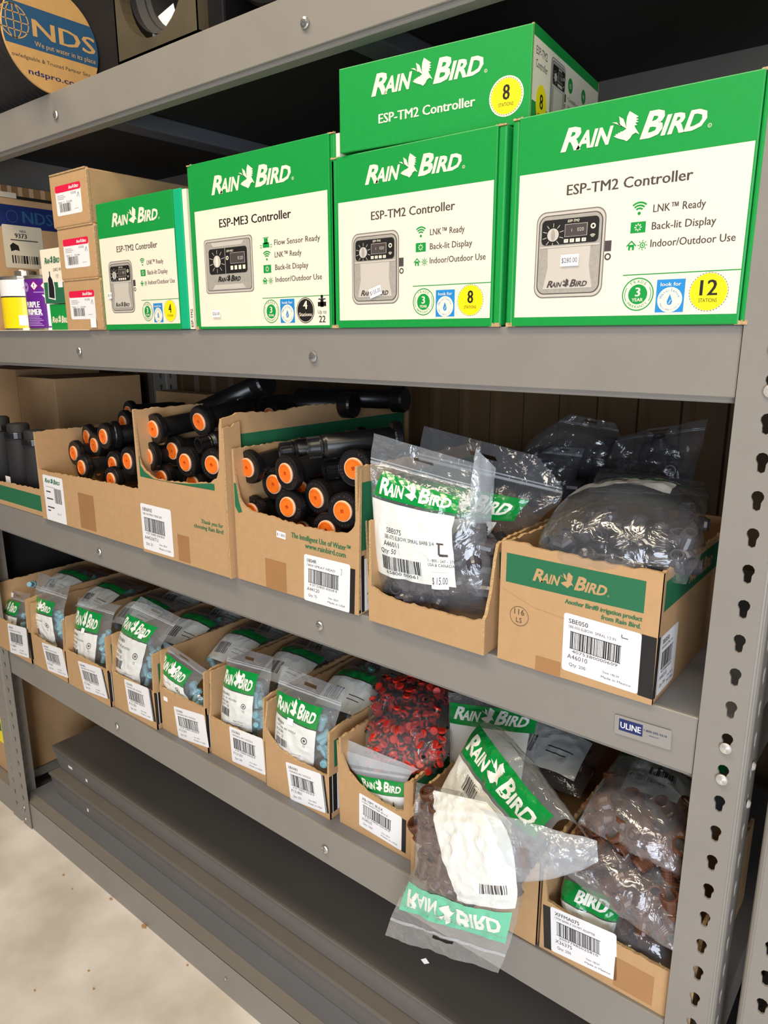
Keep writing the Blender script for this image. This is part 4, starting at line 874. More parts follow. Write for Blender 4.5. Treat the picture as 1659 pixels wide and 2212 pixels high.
sprinkler(428, 962, .03, (.15, .1), 'black sprinkler in the tall carton showing its inlet near the centre', G3, inlet=True)
o2 = 'orange-plugged sprinkler in the low-fronted carton, '
for a in [(160, 979, .06, (.3, .0), o2+'leftmost'), (177, 1010, .03, (.3, .0), o2+'front, with a grey ring'), (188, 944, .10, (.4, .05), o2+'back, above the leftmost'), (204, 962, .08, (.3, .0), o2+'small gap left of the upper cluster'),
 (224, 943, .06, (.3, .02), o2+'upper cluster, facing front'), (243, 939, .075, (.7, .02), o2+'upper cluster, turned to the side'), (244, 1003, .06, (.3, 0), o2+'middle, partly in shade'), (276, 996, .03, (.3, 0), o2+'right, beside the tall carton'),
 (241, 1038, .02, (.3, 0), o2+'bottom, cut by the front edge'), (266, 914, .13, (.4, 0), o2+'high at the back right'), (277, 892, .2, (.4, 0), o2+'highest and farthest back'), (212, 1012, .1, (.3, 0), o2+'deep between the front ones'), (225, 985, .14, (.3, 0), o2+'deep under the upper cluster')]:
    sprinkler(*a, G2)
b = MB(); p = at(177, 1010, .03); d = Vector((.06, 1, 0)).normalized()
b.lathe([(.0195, .0006), (.0285, .0006), (.0285, .0030), (.0195, .0030)], 'oring', (-d).to_track_quat('Z', 'Y').to_matrix().to_4x4(), 32, cap=False)
o = b.build('rubber_ring', loc=tuple(p)); tag(o, 'grey ring round the cap of the front left sprinkler in the low carton', 'ring')
# long sprinkler lying on the sprinklers of the tall carton, and the dark row behind
def long_body(px, py, y, vec, L, r, lab, sticker=False):
    a = at(px, py, y); v = Vector(vec).normalized(); t = empty('tall_sprinkler_body', tuple(a), lab, 'sprinkler', 'long black sprinkler bodies')
    T = v.to_track_quat('Z', 'Y').to_matrix().to_4x4()
    b = MB(); b.lathe([(r*.8, 0), (r, .006), (r, L-.03)], 'black', T, 24); o = b.build('body_tube', t, False, smooth=True)
    b = MB(); b.lathe([(r*1.15, L-.03), (r*1.35, L-.026), (r*1.35, L-.004), (r*1.2, L)], 'black', T, 28); b.build('cap', t, False)
    if sticker:
        p = at(512, 872, y-r*.9); c = Cv(); c.rect(-.011, -.006, .011, .006, 'sticker', 0); c.build('price_sticker', plane(p-Vector((0, .004, 0)), (1, 0, .35), (-.35, 0, 1), (0, -1, .3)), t)
    return t
long_body(395, 905, .16, (.95, .05, .33), .27, .0195, 'long black sprinkler body with a small price sticker, lying on the tall carton', True)
long_body(560, 871, .26, (1, .15, .03), .24, .019, 'long black sprinkler body behind the torn wall, nearer one'); long_body(640, 858, .32, (1, .2, .02), .26, .019, 'long black sprinkler body behind the torn wall, farther one')
sprinkler(583, 899, .20, (.3, .1), 'sprinkler on top of the tall carton, its orange plug just over the torn wall', G3)
for i, (px, top, lab) in enumerate(((8, 935, 'black upright sprinkler body at the far left edge'), (48, 925, 'black upright sprinkler body, middle of three, with a white sticker'), (84, 922, 'black upright sprinkler body beside the tall cardboard wall'))):
    x = at(px, 1000, .05).x; t = empty('tall_sprinkler_body', (x, .05, ZC+.005), lab, 'sprinkler', 'upright black bodies'); b = MB(); h = .205-.01*i
    b.lathe([(.022, 0), (.030, .004), (.030, h-.03), (.026, h-.02), (.026, h-.004), (.022, h)], 'blackmat', None, 24); b.build('body_tube', t, False, smooth=True)
    b = MB(); b.lathe([(.0315, h-.036), (.033, h-.034), (.033, h-.022), (.0315, h-.020)], 'black', None, 24); b.build('cap', t, False)
    if i == 1: c = Cv(); c.rect(-.013, -.009, .013, .009, 'sticker', 0); c.build('price_sticker', plane((-.02, -.0302, .055), (1, 0, 0), (0, 0, 1), (0, -1, 0)), t, world=False)
# ------------------------------------------------------------------ small cartons of nozzles on the fourth shelf
DC = [
 (-1.972, -1.787, -.005, [(-1.972, .087), (-1.787, .087)], .178, ((23, 1409), (63, 1422), (16, 1346)), 'small carton at the far left end, bag with white label in it', '8VAN', 'P130801'),
 (-1.782, -1.614, .000, [(-1.782, .084), (-1.70, .080), (-1.614, .083)], .165, ((104, 1448), (148, 1465), (90, 1387)), 'second small carton from the left, a red nozzle showing over its edge', '10VAN', 'P131001'),
 (-1.609, -1.424, .000, [(-1.609, .090), (-1.424, .090)], .172, ((183, 1491), (233, 1510), (168, 1427)), 'third small carton from the left with black striped right edge', '10VAN', 'P131001'),
 (-1.419, -1.256, .008, [(-1.419, .087), (-1.256, .087)], .176, ((279, 1536), (331, 1559), (268, 1466)), 'small carton under the bag that tilts to the right', '12VAN', 'P131201'),
 (-1.252, -1.098, .020, [(-1.252, .100), (-1.21, .098), (-1.098, .100)], .180, ((386, 1593), (452, 1616), (375, 1525)), 'small carton with a tiny white sticker left of its barcode label', '12VAN', 'P131201'),
 (-1.094, -.930, .026, [(-1.094, .084), (-1.05, .082), (-.930, .088)], .178, ((502, 1644), (574, 1675), (495, 1568)), 'small carton with tall cardboard wall left of its upright bag', '15VAN', 'P131501'),
 (-.924, -.762, .022, [(-.924, .130), (-.915, .112), (-.89, .092), (-.84, .085), (-.762, .085)], .172, ((628, 1727), (704, 1757), (617, 1645)), 'small carton with curved front edge, left of the red emitters', '18VAN', 'P131801'),
]
for i, (x0, x1, yf, fr, sh, lb, lab, t1_, t2_) in enumerate(DC):
    t = carton('carton', lab, x0, x1, yf, ZD, .17, .42, fr, [(0, fr[0][1]), (.004, fr[0][1]+.02), (.008, sh), (.42, sh)], [(0, fr[-1][1]), (.004, sh*.98), (.03, sh), (.42, sh)], torn=.0012, group='small cartons on the fourth shelf')
    fn, w, h = labfn(*lb, yf); q = ship_label(w, h, t1_, 'VARIABLE ARC NOZZLE', t2_, '250', i+20, 20)
    if x1-.002 > fn(w, 0, 0).x+.002: q.rect(w, .002, x1-fn(0, 0, 0).x-.0005, h*.98, 'ink', 0); q.rect(w+.002, .002, w+.003, h*.98, 'paper', 1)
    q.build('shipping_label', fn, t)
    c = Cv(); c.rect(.001, .012, .020, .085, 'ink', 0); c.rect(.0075, .012, .009, .085, 'paper', 1); c.rect(.020, .012, .034, .085, 'paper', 0); c.build('side_label', onside((x1, yf, ZD)), t)
    c = Cv(); c.rect(.014, .098, .40, .150, 'greendk', 0); c.build('printed_band', onside((x1, yf, ZD)), t)
    if i == 4: c = Cv(); c.rect(.012, .072, .026, .082, 'sticker', 0); c.build('price_sticker', onfront((x0, yf, ZD)), t)
f8 = [at(a, b_, .03) for a, b_ in ((727, 1600), (733, 1618), (741, 1640), (752, 1668), (770, 1690), (792, 1712), (820, 1732), (856, 1752), (872, 1754), (873, 1692), (893, 1690))]
c8 = carton('carton', 'carton with torn curved front holding the bag of red emitters', -.745, -.590, .03, ZD, .15, .40, [(p.x, p.z-ZD) for p in f8], [(0, .165), (.4, .168)], [(0, .146), (.4, .146)], group='small cartons on the fourth shelf')
fn, w, h = labfn((776, 1782), (867, 1838), (776, 1712), .03); q = ship_label(w, h, 'XB-10PC BULK', '1GPH EMITTER BULK', 'X58535', '1000', 31, 24); q.rect(w, 0, w+.009, h*.98, 'ink', 0); q.build('shipping_label', fn, c8)
c = Cv(); c.rect(.001, .008, .016, .105, 'ink', 0); c.build('side_label', onside((-.590, .03, ZD)), c8)
c = Cv(); c.rect(.012, .115, .38, .140, 'greendk', 0); c.build('printed_band', onside((-.590, .03, ZD)), c8)
c9 = carton('carton', 'torn carton mostly hidden behind the hanging bag', -.572, -.356, .004, ZD, .13, .40, [(-.572, .11), (-.45, .05), (-.41, .062), (-.40, .085), (-.385, .078), (-.375, .10), (-.368, .132), (-.356, .134)], [(0, .12), (.03, .14), (.4, .15)], [(0, .134), (.4, .15)], torn=.003, group='small cartons on the fourth shelf')
c10 = carton('carton', 'carton of brown adapters at the right corner post, labelled XFFMA075', -.351, -.150, .006, ZD, .13, .27, [(-.351, .128), (-.345, .10), (-.343, .080), (-.30, .074), (-.24, .070), (-.150, .068)], [(0, .128), (.27, .14)], [(0, .07), (.02, .14), (.27, .14)], torn=.0012, group='small cartons on the fourth shelf')
fn, w, h = labfn((1191, 2053), (1332, 2120), (1189, 1957), .006); q = ship_label(w, h, 'XFFMA075', '17MM BARB X 3/4 MPT ADAPTER', 'X36375', '250', 33, 28, '20077985025810', extra='Mexico'); q.rect(-.011, 0, 0, h*.97, 'ink', 0); q.build('shipping_label', fn, c10)
c = Cv(); c.rect(.105, .006, .155, .05, 'tape', 0); c.build('tape_strip', onfront((-.351, .006, ZD)), c10)

# ------------------------------------------------------------------ loose parts sold in the bags
def frac(r0, r1, z0, z1): return [(r0, z0), (r1, z1)]
def make_elbow(col='elbow', s=1.):
    b = MB(); out = []
    def arm(T):
        pr = [(.0095, 0)]
        for i in range(6): pr += [(.0098, .006+.0034*i), (.0118, .0062+.0034*i), (.0098, .0092+.0034*i)]
        pr += [(.0088, .030), (.0070, .030), (.0070, .004)]
        b.lathe([(r_*s, z*s) for r_, z in pr], col, T, 14, cap=False)
    arm(Matrix.Identity(4)); arm(Matrix.Rotation(PI/2, 4, 'Y'))
    b.lathe([(0, -.0098*s), (.006*s, -.0078*s), (.0095*s, -.002*s), (.0098*s, .002*s), (.0095*s, .008*s)], col, None, 14)
    return b
def proto(name, b, lab, cat, group, parts=()):
    o = b.build(name); tag(o, lab, cat, group); o['_p'] = 1
    for nm, bb in parts: bb.build(nm, o, False)
    return o
used = set()
def drop(pr, pos, lab=None, group=None, rot=None, sc=1.):
    o = copy_tree(pr) if pr.name in used else pr; used.add(pr.name)
    R_ = Matrix.Rotation(random.uniform(0, 6.28), 4, Vector((random.uniform(-1, 1), random.uniform(-1, 1), random.uniform(-1, 1))).normalized()) if rot is None else rot
    o.matrix_world = Matrix.Translation(pos) @ R_ @ Matrix.Scale(sc, 4)
    if lab: o['label'] = lab
    if group: o['group'] = group
    if '_p' in o: del o['_p']
    return o
P_el = proto('elbow_fitting', make_elbow('elbow'), 'x', 'fitting', 'x')
b = MB(); b.lathe([(.0032, -.010), (.0032, 0), (.0055, .0005), (.0055, .005), (.003, .006)], 'black', None, 8); c_ = MB(); c_.lathe([(.0040, -.003), (.0050, -.002), (.0050, .006), (.0078, .0065), (.0078, .0095), (.0068, .0105)], 'redpl', None, 12)
P_em = proto('drip_emitter', b, 'x', 'emitter', 'x', [('cap', c_)])
b = MB(); b.lathe([(.005, -.016), (.0068, -.015), (.0068, .004), (.0090, .006), (.0092, .013), (.0078, .016), (.0050, .0165), (.0045, .014)], 'nozzle', None, 12)
for i in range(8): b.box(.0088, .0098, -.0008, .0008, .007, .013, 'nozzle', Matrix.Rotation(PI/4*i, 4, 'Z'))
P_nz = proto('spray_nozzle', b, 'x', 'nozzle', 'x')
b = MB(); b.lathe([(.005, -.016), (.0068, -.015), (.0068, .004), (.0090, .006), (.0092, .013), (.0078, .016), (.0050, .0165)], 'nozzleb', None, 12)
P_nb = proto('spray_nozzle', b, 'x', 'nozzle', 'x')
b = MB(); pr = [(.0070, -.030)]
for i in range(5): pr += [(.0078, -.029+.0036*i), (.0094, -.0288+.0036*i), (.0078, -.0258+.0036*i)]
pr += [(.0105, -.010), (.0105, -.004), (.0128, -.003), (.0128, .004), (.0110, .005)]
for i in range(6): pr += [(.0122, .007+.0024*i), (.0112, .0082+.0024*i)]
pr += [(.0110, .023), (.0085, .023), (.0085, .010)]
b.lathe(pr, 'brown', None, 14, cap=False)
for i in range(6): b.box(.0120, .0142, -.004, .004, -.003, .004, 'brown', Matrix.Rotation(PI/3*i, 4, 'Z'))
P_br = proto('barbed_adapter', b, 'x', 'fitting', 'x')

# ------------------------------------------------------------------ bags
def catmull(vs, pts, v):
    n = len(vs)
    i = max(0, min(n-2, next((k for k in range(n-1) if v <= vs[k+1]), n-2)))
    t = (v-vs[i])/(vs[i+1]-vs[i]); p1, p2 = pts[i], pts[i+1]
    m1 = (p2-pts[i-1])/(vs[i+1]-vs[i-1]) if i > 0 else (p2-p1)/(vs[i+1]-vs[i])
    m2 = (pts[i+2]-p1)/(vs[i+2]-vs[i]) if i < n-2 else (p2-p1)/(vs[i+1]-vs[i])
    h = vs[i+1]-vs[i]; t2, t3 = t*t, t*t*t
    return p1*(2*t3-3*t2+1)+m1*h*(t3-2*t2+t)+p2*(-2*t3+3*t2)+m2*h*(t3-t2)
class Bag:
    def __init__(s, name, lab, rows, thick, head=.82, wr=.003, nu=26, nv=34, mat_='film', group=None, seed=0, cat='bag', slot=True, zip_=True, edge_w=.03):
        s.vs = [r[0] for r in rows]; s.L = [at(*r[1]) for r in rows]; s.R = [at(*r[2]) for r in rows]
        s.w = sum((a-b).length for a, b in zip(s.L, s.R))/len(rows)
        s.h = sum(((s.L[i+1]+s.R[i+1])-(s.L[i]+s.R[i])).length/2 for i in range(len(rows)-1))
        s.thick, s.head, s.wr, s.seed = thick, head, wr, seed; s.so = Vector((seed*3.7, seed*1.9, seed*5.3))
        base = (s.L[0]+s.R[0])/2
        s.t = empty(name, tuple(base), lab, cat, group)
        b = MB(); hole = (lambda u, v: abs(u-.5) < .09 and abs(v-(head+1)/2-.01) < .55/nv) if slot else None
        b.grid(lambda u, v: s.S(u, v, 1), nu, nv, mat_, hole); b.build('film_front', s.t, smooth=True)
        b = MB(); b.grid(lambda u, v: s.S(u, v, -1), nu, nv, mat_, hole); b.build('film_back', s.t, smooth=True)
        if zip_:
            c = Cv(); c.rect(0, s.h*head, s.w, s.h*(head+.016), 'zip', 0); c.rect(0, s.h*(head+.026), s.w, s.h*(head+.034), 'zip', 0); c.build('zip_seal', s.map(), s.t, maxedge=.012)
    def base(s, u, v): return catmull(s.vs, s.L, v)*(1-u)+catmull(s.vs, s.R, v)*u
    def N(s, u, v):
        e = .02; a = s.base(min(1, u+e), v)-s.base(max(0, u-e), v); b_ = s.base(u, min(1, v+e))-s.base(u, max(0, v-e))
        n = a.cross(b_); n.normalize(); return -n if n.dot(CAM-s.base(u, v)) < 0 else n
    def S(s, u, v, side, off=0.):
        p = s.base(u, v); n = s.N(u, v)
        bu = max(0, 1-(2*u-1)**2)**.5; vv = v/s.head
        bv = (max(0, 1-(2*vv-1)**2)**.42 if vv < 1 else 0)
        q = Vector((u*s.w, v*s.h, 0))
        k = noise.noise(q*28+s.so)*.9+(1-abs(noise.noise(q*46+s.so*2))*2)*.55*(1 if side > 0 else .6)+noise.noise(q*95+s.so)*.3
        ed = min(1, 6*min(u, 1-u)+.15)
        edge = noise.noise(Vector((v*s.h*40, s.seed, u*9)))*.0022
        d = s.thick*bu*bv*(.62 if side > 0 else -.38)+k*s.wr*ed*(.5+.5*bu)
        a = s.base(1, v)-s.base(0, v); a.normalize()
        return p+n*(d+off)+a*edge*(1 if u < .02 or u > .98 else .3)
    def map(s, side=1, flip=False):
        def f(x, y, L):
            v = y/s.h; return s.S(x/s.w, 1-v if flip else v, side, .0006+.00035*L)
        return f
    def print(s, c, name='printed_panel', **k): return c.build(name, s.map(), s.t, maxedge=.007, **k)
    def fill(s, pr, n, v0, v1, u0, u1, lab, group, d0=-.3, d1=.45, sc=1.):
        for i in range(n):
            u = random.uniform(u0, u1); v = random.uniform(v0, v1); bu = (1-(2*u-1)**2)**.5; vv = min(1, v/s.head); bv = max(.1, 1-(2*vv-1)**2)**.42
            drop(pr, s.base(u, v)+s.N(u, v)*(random.uniform(d0, d1)*s.thick*bu*bv), lab, group, sc=sc)
def banner(c, w, h, v0, v1, u0=.03, u1=.97, L=0, k='greenbag', kt='bagletter', sc=.9, vs=None):
    n = 6
    c.rect(u0*w, v0*h, u1*w, v1*h, k, L)
    lw = (u1-u0)*w*sc; bh = (v1-v0)*h; vs = vs or min(2.2, bh*.62/(.147*lw)); c.logo((u0+u1)/2*w-lw/2, v0*h+bh*.24, lw, kt, L+1, vs=vs)
def baglabel(c, w, h, v0, v1, u0=.03, u1=.93, title='12VAN', sub='12 FT VAR. ARC NOZZLE', code='P131201', qty='25', rnd=1, L=0, icon=True):
    c.rect(u0*w, v0*h, u1*w, v1*h, 'whitebag', L); W_ = (u1-u0)*w; H_ = (v1-v0)*h; x = u0*w; y = v0*h
    c.text(title, x+.08*W_, y+.86*H_, .065*H_, 'inkgray', L=L+1, bold=.02); c.text(sub, x+.08*W_, y+.77*H_, .04*H_, 'inkgray', w=.5*W_, L=L+1)
    c.text(code, x+.08*W_, y+.66*H_, .055*H_, 'inkgray', L=L+1, bold=.02); c.text('QTY: '+qty, x+.08*W_, y+.56*H_, .055*H_, 'inkgray', L=L+1)
    c.barcode(x+.08*W_, y+.32*H_, .32*W_, .2*H_, 'inkgray', L+1, n=14, rnd=rnd)
    if icon: c.ring(x+.78*W_, y+.70*H_, .05*W_, .065*W_, 'inkgray', L+1); c.disc(x+.78*W_, y+.70*H_, .025*W_, 'inkgray', L+1, 8); c.text('12', x+.78*W_, y+.54*H_, .05*H_, 'inkgray', al='c', L=L+1)
    c.text('Made in U.S.A.', x+.5*W_, y+.22*H_, .035*H_, 'inkgray', L=L+1); c.text('www.rainbird.com', x+.42*W_, y+.15*H_, .035*H_, 'inkgray', L=L+1); c.text('1-800-RAIN BIRD', x+.40*W_, y+.08*H_, .035*H_, 'inkgray', L=L+1)
GN = 'nozzle bags standing in the small cartons'
gl = 'pale blue spray nozzle inside a bag in the small cartons'
small = [
 # rows, label, title, banner v, label v
 ([(0, (12, 1362, .03), (56, 1378, .035)), (.5, (12, 1325, .03), (58, 1340, .035)), (.8, (14, 1292, .04), (60, 1305, .04)), (1, (18, 1272, .05), (66, 1283, .05))], 'slumped bag in the far left carton, a yellow piece above it', '8VAN', (.58, .80), (.05, .55)),
 ([(0, (86, 1388, .03), (143, 1403, .035)), (.35, (80, 1345, .03), (142, 1362, .035)), (.7, (72, 1297, .035), (138, 1318, .04)), (.84, (78, 1268, .04), (146, 1290, .04)), (1, (84, 1236, .05), (152, 1260, .05))], 'nozzle bag with a square price tag on its banner, second carton from the left', '10VAN', (.59, .77), (.05, .57)),
 ([(0, (158, 1440, .03), (228, 1462, .035)), (.35, (163, 1390, .03), (234, 1412, .035)), (.65, (165, 1340, .03), (240, 1360, .04)), (.82, (168, 1306, .035), (246, 1328, .04)), (1, (168, 1290, .05), (262, 1308, .05))], 'upright nozzle bag in the third small carton, price tag under its banner', '10VAN', (.60, .80), (.09, .58)),
 ([(0, (250, 1470, .035), (330, 1500, .035)), (.3, (252, 1420, .03), (334, 1446, .035)), (.55, (265, 1357, .03), (350, 1392, .03)), (.80, (282, 1314, .035), (374, 1356, .035)), (1, (305, 1288, .04), (390, 1334, .04))], 'nozzle bag leaning to the right with a large clear header', '12VAN', (.55, .75), (.11, .54)),
 ([(0, (352, 1520, .045), (448, 1550, .05)), (.3, (350, 1480, .045), (440, 1512, .05)), (.6, (350, 1432, .045), (424, 1488, .045)), (.8, (356, 1403, .045), (440, 1462, .045)), (1, (345, 1378, .05), (452, 1450, .05))], 'crumpled nozzle bag bent over at its header, curved green banner', '12VAN', (.58, .80), (.20, .57)),
 ([(0, (478, 1568, .05), (572, 1596, .055)), (.35, (482, 1515, .045), (578, 1542, .05)), (.62, (486, 1472, .045), (580, 1498, .05)), (.8, (489, 1432, .05), (586, 1458, .05)), (1, (498, 1392, .06), (590, 1419, .06))], 'tall upright nozzle bag beside a high cardboard wall', '15VAN', (.60, .79), (.10, .59)),
 ([(0, (595, 1640, .045), (708, 1676, .05)), (.3, (596, 1588, .04), (716, 1630, .05)), (.58, (600, 1528, .04), (722, 1578, .045)), (.8, (600, 1480, .045), (736, 1530, .045)), (1, (612, 1437, .05), (744, 1488, .055))], 'largest nozzle bag, its banner read clearly, left of the red emitters', '18VAN', (.57, .77), (.14, .56)),
]
for i, (rows, lab, ti, bv, lv) in enumerate(small):
    B = Bag('nozzle_bag', lab, rows, .030, wr=.0022, nu=20, nv=28, group=GN, seed=i+1)
    c = Cv(); u1 = .80; banner(c, B.w, B.h, bv[0], bv[1], .02, u1); baglabel(c, B.w, B.h, lv[0], lv[1], .02, u1, title=ti, rnd=i+3); B.print(c)
    c = Cv(); x, y = ((.3, .9), (.46, .70), (.42, .60), (.62, .60), (.45, .70), (.45, .72), (.36, .56))[i]; c.rect(B.w*x-.007, B.h*y-.006, B.w*x+.007, B.h*y+.006, 'sticker', 5); B.print(c, 'price_sticker')
    od = ('far left', 'second', 'third', 'fourth', 'fifth', 'sixth', 'seventh')[i]; la = 'pale blue spray nozzle in the front bag of the %s small carton' % od; ga = 'pale blue nozzles in the front bag of the %s small carton' % od
    B.fill(P_nz, 9, .06, .66, .14, .78, la, ga, -.3, -.1, .9); B.fill(P_nz, 5, .06, .6, .84, .93, la, ga, -.2, .1, .85); B.fill(P_nb, 4, .04, .10, .2, .8, la.replace('pale', 'green'), ga.replace('pale', 'green'), -.2, .1, .8)
# bags lying farther back in the same cartons
ords = ('far left', 'second', 'third', 'fourth', 'fifth', 'sixth', 'seventh')
def lying(x0, x1, y0, y1, z0, z1, lab, i, tp='nozzle', name='nozzle_bag'):
    rows = []
    for v, y, z in ((0, y0, z0), (.5, (y0+y1)/2, (z0+z1)/2+.012), (1, y1, z1)):
        rows.append((v, (x0, y, z), (x1, y+.01, z)))
    global at; _a = at; at = lambda x, y, z: Vector((x, y, z))
    B = Bag(name, lab, rows, .04, wr=.003, nu=18, nv=24, group='bags lying at the back of the small cartons', seed=i+11, mat_='filmdark'); at = _a
    c = Cv(); c.rect(.05*B.w, .1*B.h, .9*B.w, .5*B.h, 'whitebag', 0); c.barcode(.15*B.w, .2*B.h, .3*B.w, .16*B.h, 'inkgray', 1, n=12, rnd=i); c.rect(.55*B.w, .3*B.h, .8*B.w, .31*B.h, 'inkgray', 1); c.rect(.55*B.w, .25*B.h, .75*B.w, .26*B.h, 'inkgray', 1)
    c.rect(.05*B.w, .52*B.h, .9*B.w, .64*B.h, 'greenbag', 0); B.print(c)
    od = ords[i % 8 if i > 7 else i] if i < 15 else ''
    if tp == 'nozzle': la = 'nozzle in the %s bag at the back of the %s small carton' % ('deepest' if i > 7 else 'lying', od); B.fill(P_nz, 5, .05, .6, .1, .95, 'pale blue '+la, 'pale blue '+la, -.3, .1, .9); B.fill(P_nb, 4, .4, .8, .1, .95, 'green-blue '+la, 'green-blue '+la, -.3, .1, .9)
    return B
ords_ = ('far left', 'second', 'third', 'fourth', 'fifth', 'sixth', 'seventh')
for i, (x0, x1, yf, fr, sh, lb, lab, t1_, t2_) in enumerate(DC):
    lying(x0+.015, x1-.012, yf+.10, yf+.24, ZD+.115, ZD+.175, 'clear bag with white print lying behind the front bag in the %s small carton' % ords[i], i)
    if i > 1: lying(x0+.012, x1-.015, yf+.23, yf+.36, ZD+.12, ZD+.165, 'clear bag lying deepest at the back of the %s small carton' % ords[i], i+8)
drop(P_nz, at(68, 1262, .06), 'pale blue nozzle on top of the bag in the far left small carton', 'loose nozzle')
b = MB(); b.lathe([(.009, 0), (.012, .002), (.012, .012), (.008, .016)], 'yellow', None, 10); o = b.build('plug_cap', loc=tuple(at(43, 1264, .08))); tag(o, 'small yellow plastic cap above the far left bags', 'cap')
b = MB(); b.lathe([(.008, 0), (.010, .002), (.010, .012), (.006, .016)], 'redpl', None, 10); o = b.build('plug_cap', loc=tuple(at(128, 1398, .025))); tag(o, 'small red-orange cap at the lip of the second small carton', 'cap')

# red emitter bag and the bag folded in front of it
B = Bag('emitter_bag', 'big clear bag of red and black drip emitters lying in the torn carton', [(0, (792, 1668, .075), (940, 1672, .085)), (.3, (790, 1615, .08), (972, 1620, .09)), (.65, (796, 1540, .13), (974, 1550, .15)), (1, (800, 1462, .22), (972, 1470, .23))], .05, head=.98, wr=.0028, nu=30, nv=36, slot=False, zip_=False, seed=31)
B.fill(P_em, 250, .06, .97, .06, .95, 'red-capped black drip emitter inside the big clear bag', 'drip emitters in the bag', -.1, .55, .92)
B = Bag('emitter_bag', 'bag folded over the torn carton front, its banner below a white zip header', [(0, (800, 1765, .055), (874, 1772, .06)), (.3, (795, 1722, .048), (880, 1738, .055)), (.62, (775, 1680, .046), (878, 1700, .05)), (.85, (752, 1648, .045), (888, 1672, .05)), (1, (733, 1590, .05), (905, 1662, .05))], .012, head=.72, wr=.0015, nu=24, nv=28, slot=False, zip_=False, mat_='filmhaze', seed=32)
c = Cv(); banner(c, B.w, B.h, .46, .70, .02, .98); c.rect(.02*B.w, .02*B.h, .98*B.w, .45*B.h, 'whitebag', 0); c.text('BULK', .3*B.w, .34*B.h, .006, 'ink', bold=.04, L=1); c.line([(.72*B.w, .1*B.h), (.72*B.w, .36*B.h)], .002, 'ink', 1); c.poly([(.68*B.w, .22*B.h), (.76*B.w, .22*B.h), (.72*B.w, .36*B.h)], 'ink', 1); B.print(c)
c = Cv(); c.rect(0, .76*B.h, B.w, .80*B.h, 'zip', 0); c.rect(0, .84*B.h, B.w, .93*B.h, 'zip', 0); B.print(c, 'zip_seal')

# ------------------------------------------------------------------ elbow bags on the middle shelf
B = Bag('fitting_bag', 'clear bag of grey elbows standing in the low carton with a 15.00 price tag', [(0, (842, 1318, .045), (1046, 1345, .045)), (.2, (822, 1252, .022), (1062, 1264, .035)), (.5, (808, 1130, .010), (1050, 1140, .04)), (.82, (800, 1000, .02), (1040, 1062, .045)), (1, (808, 936, .02), (1030, 1002, .05))], .045, wr=.0035, nu=44, nv=54, seed=41, group='bags of elbows in the low carton')
c = Cv(); w, h = B.w, B.h; c.poly([(.06*w, .655*h), (.82*w, .60*h), (.84*w, .735*h), (.16*w, .80*h)], 'greenbag', 0)
q = Cv(); q.logo(0, 0, .66*w, 'bagletter', 1, vs=1.5); q.tform(lambda x, y: (x+.13*w, y+.67*h-x*.075)); c.it += q.it
c.poly([(.02*w, .27*h), (.77*w, .21*h), (.77*w, .50*h), (.80*w, .58*h), (.04*w, .64*h)], 'whitebag', 0)
def slant(q, k=.03): q.tform(lambda x, y: (x, y-k*x)); return q
q = Cv(); q.text('SBE075', .18*w, .49*h, .0062, 'ink', L=1); q.text('SBE-075 ELBOW, SPIRAL BARB 3/4', .16*w, .462*h, .0046, 'ink', w=.46*w, L=1); q.text('A46011', .15*w, .425*h, .0062, 'ink', L=1); q.text('Qty: 50', .12*w, .39*h, .0058, 'ink', L=1, shear=.2)
q.barcode(.12*w, .31*h, .38*w, .065*h, 'ink', 1, n=30, rnd=12); q.text('65800 00061', .16*w, .29*h, .004, 'ink', w=.3*w, L=1); q.line([(.66*w, .47*h), (.66*w, .42*h), (.73*w, .42*h)], .003, 'inkgray', 1); q.line([(.64*w, .474*h), (.70*w, .474*h)], .002, 'inkgray', 1)
q.text('1 - 800 - 247 - 3782', .56*w, .385*h, .0035, 'inkgray', L=1); q.text('USA & CANADA', .56*w, .365*h, .0035, 'inkgray', L=1); c.it += slant(q, .12).it
B.print(c); q = price(None, .65*w, .245*h, .024, .020, '$ 15.00', L=3, rot=-.08); B.print(q, 'price_sticker')
ge = 'grey ribbed elbow fitting inside the bags of the low carton'
ge = 'grey ribbed elbow fitting inside the priced front bag'; gg = 'grey elbows in the priced bag'
B.fill(P_el, 12, .10, .24, .14, .86, ge, gg, -.3, .1, 1.05); B.fill(P_el, 9, .12, .42, .84, .92, ge, gg, -.3, .05, 1.05); B.fill(P_el, 12, .16, .45, .15, .75, ge, gg, -.38, -.25, .9)
B = Bag('fitting_bag', 'second clear elbow bag behind the priced one, header spread to the right', [(0, (935, 1300, .10), (1086, 1290, .10)), (.3, (915, 1200, .10), (1095, 1195, .11)), (.6, (905, 1090, .09), (1170, 1120, .11)), (.84, (905, 985, .10), (1216, 1060, .12)), (1, (916, 920, .11), (1160, 985, .13))], .04, wr=.004, nu=40, nv=46, seed=42, group='bags of elbows in the low carton', mat_='filmdark')
c = Cv(); w, h = B.w, B.h; banner(c, w, h, .58, .73, .06, .84, sc=.86); c.rect(.06*w, .10*h, .72*w, .57*h, 'whitebag', 0); B.print(c)
B.fill(P_el, 8, .06, .4, .15, .85, 'grey ribbed elbow fitting inside the second elbow bag behind the priced one', 'grey elbows in the second bag', -.3, -.1, .9)
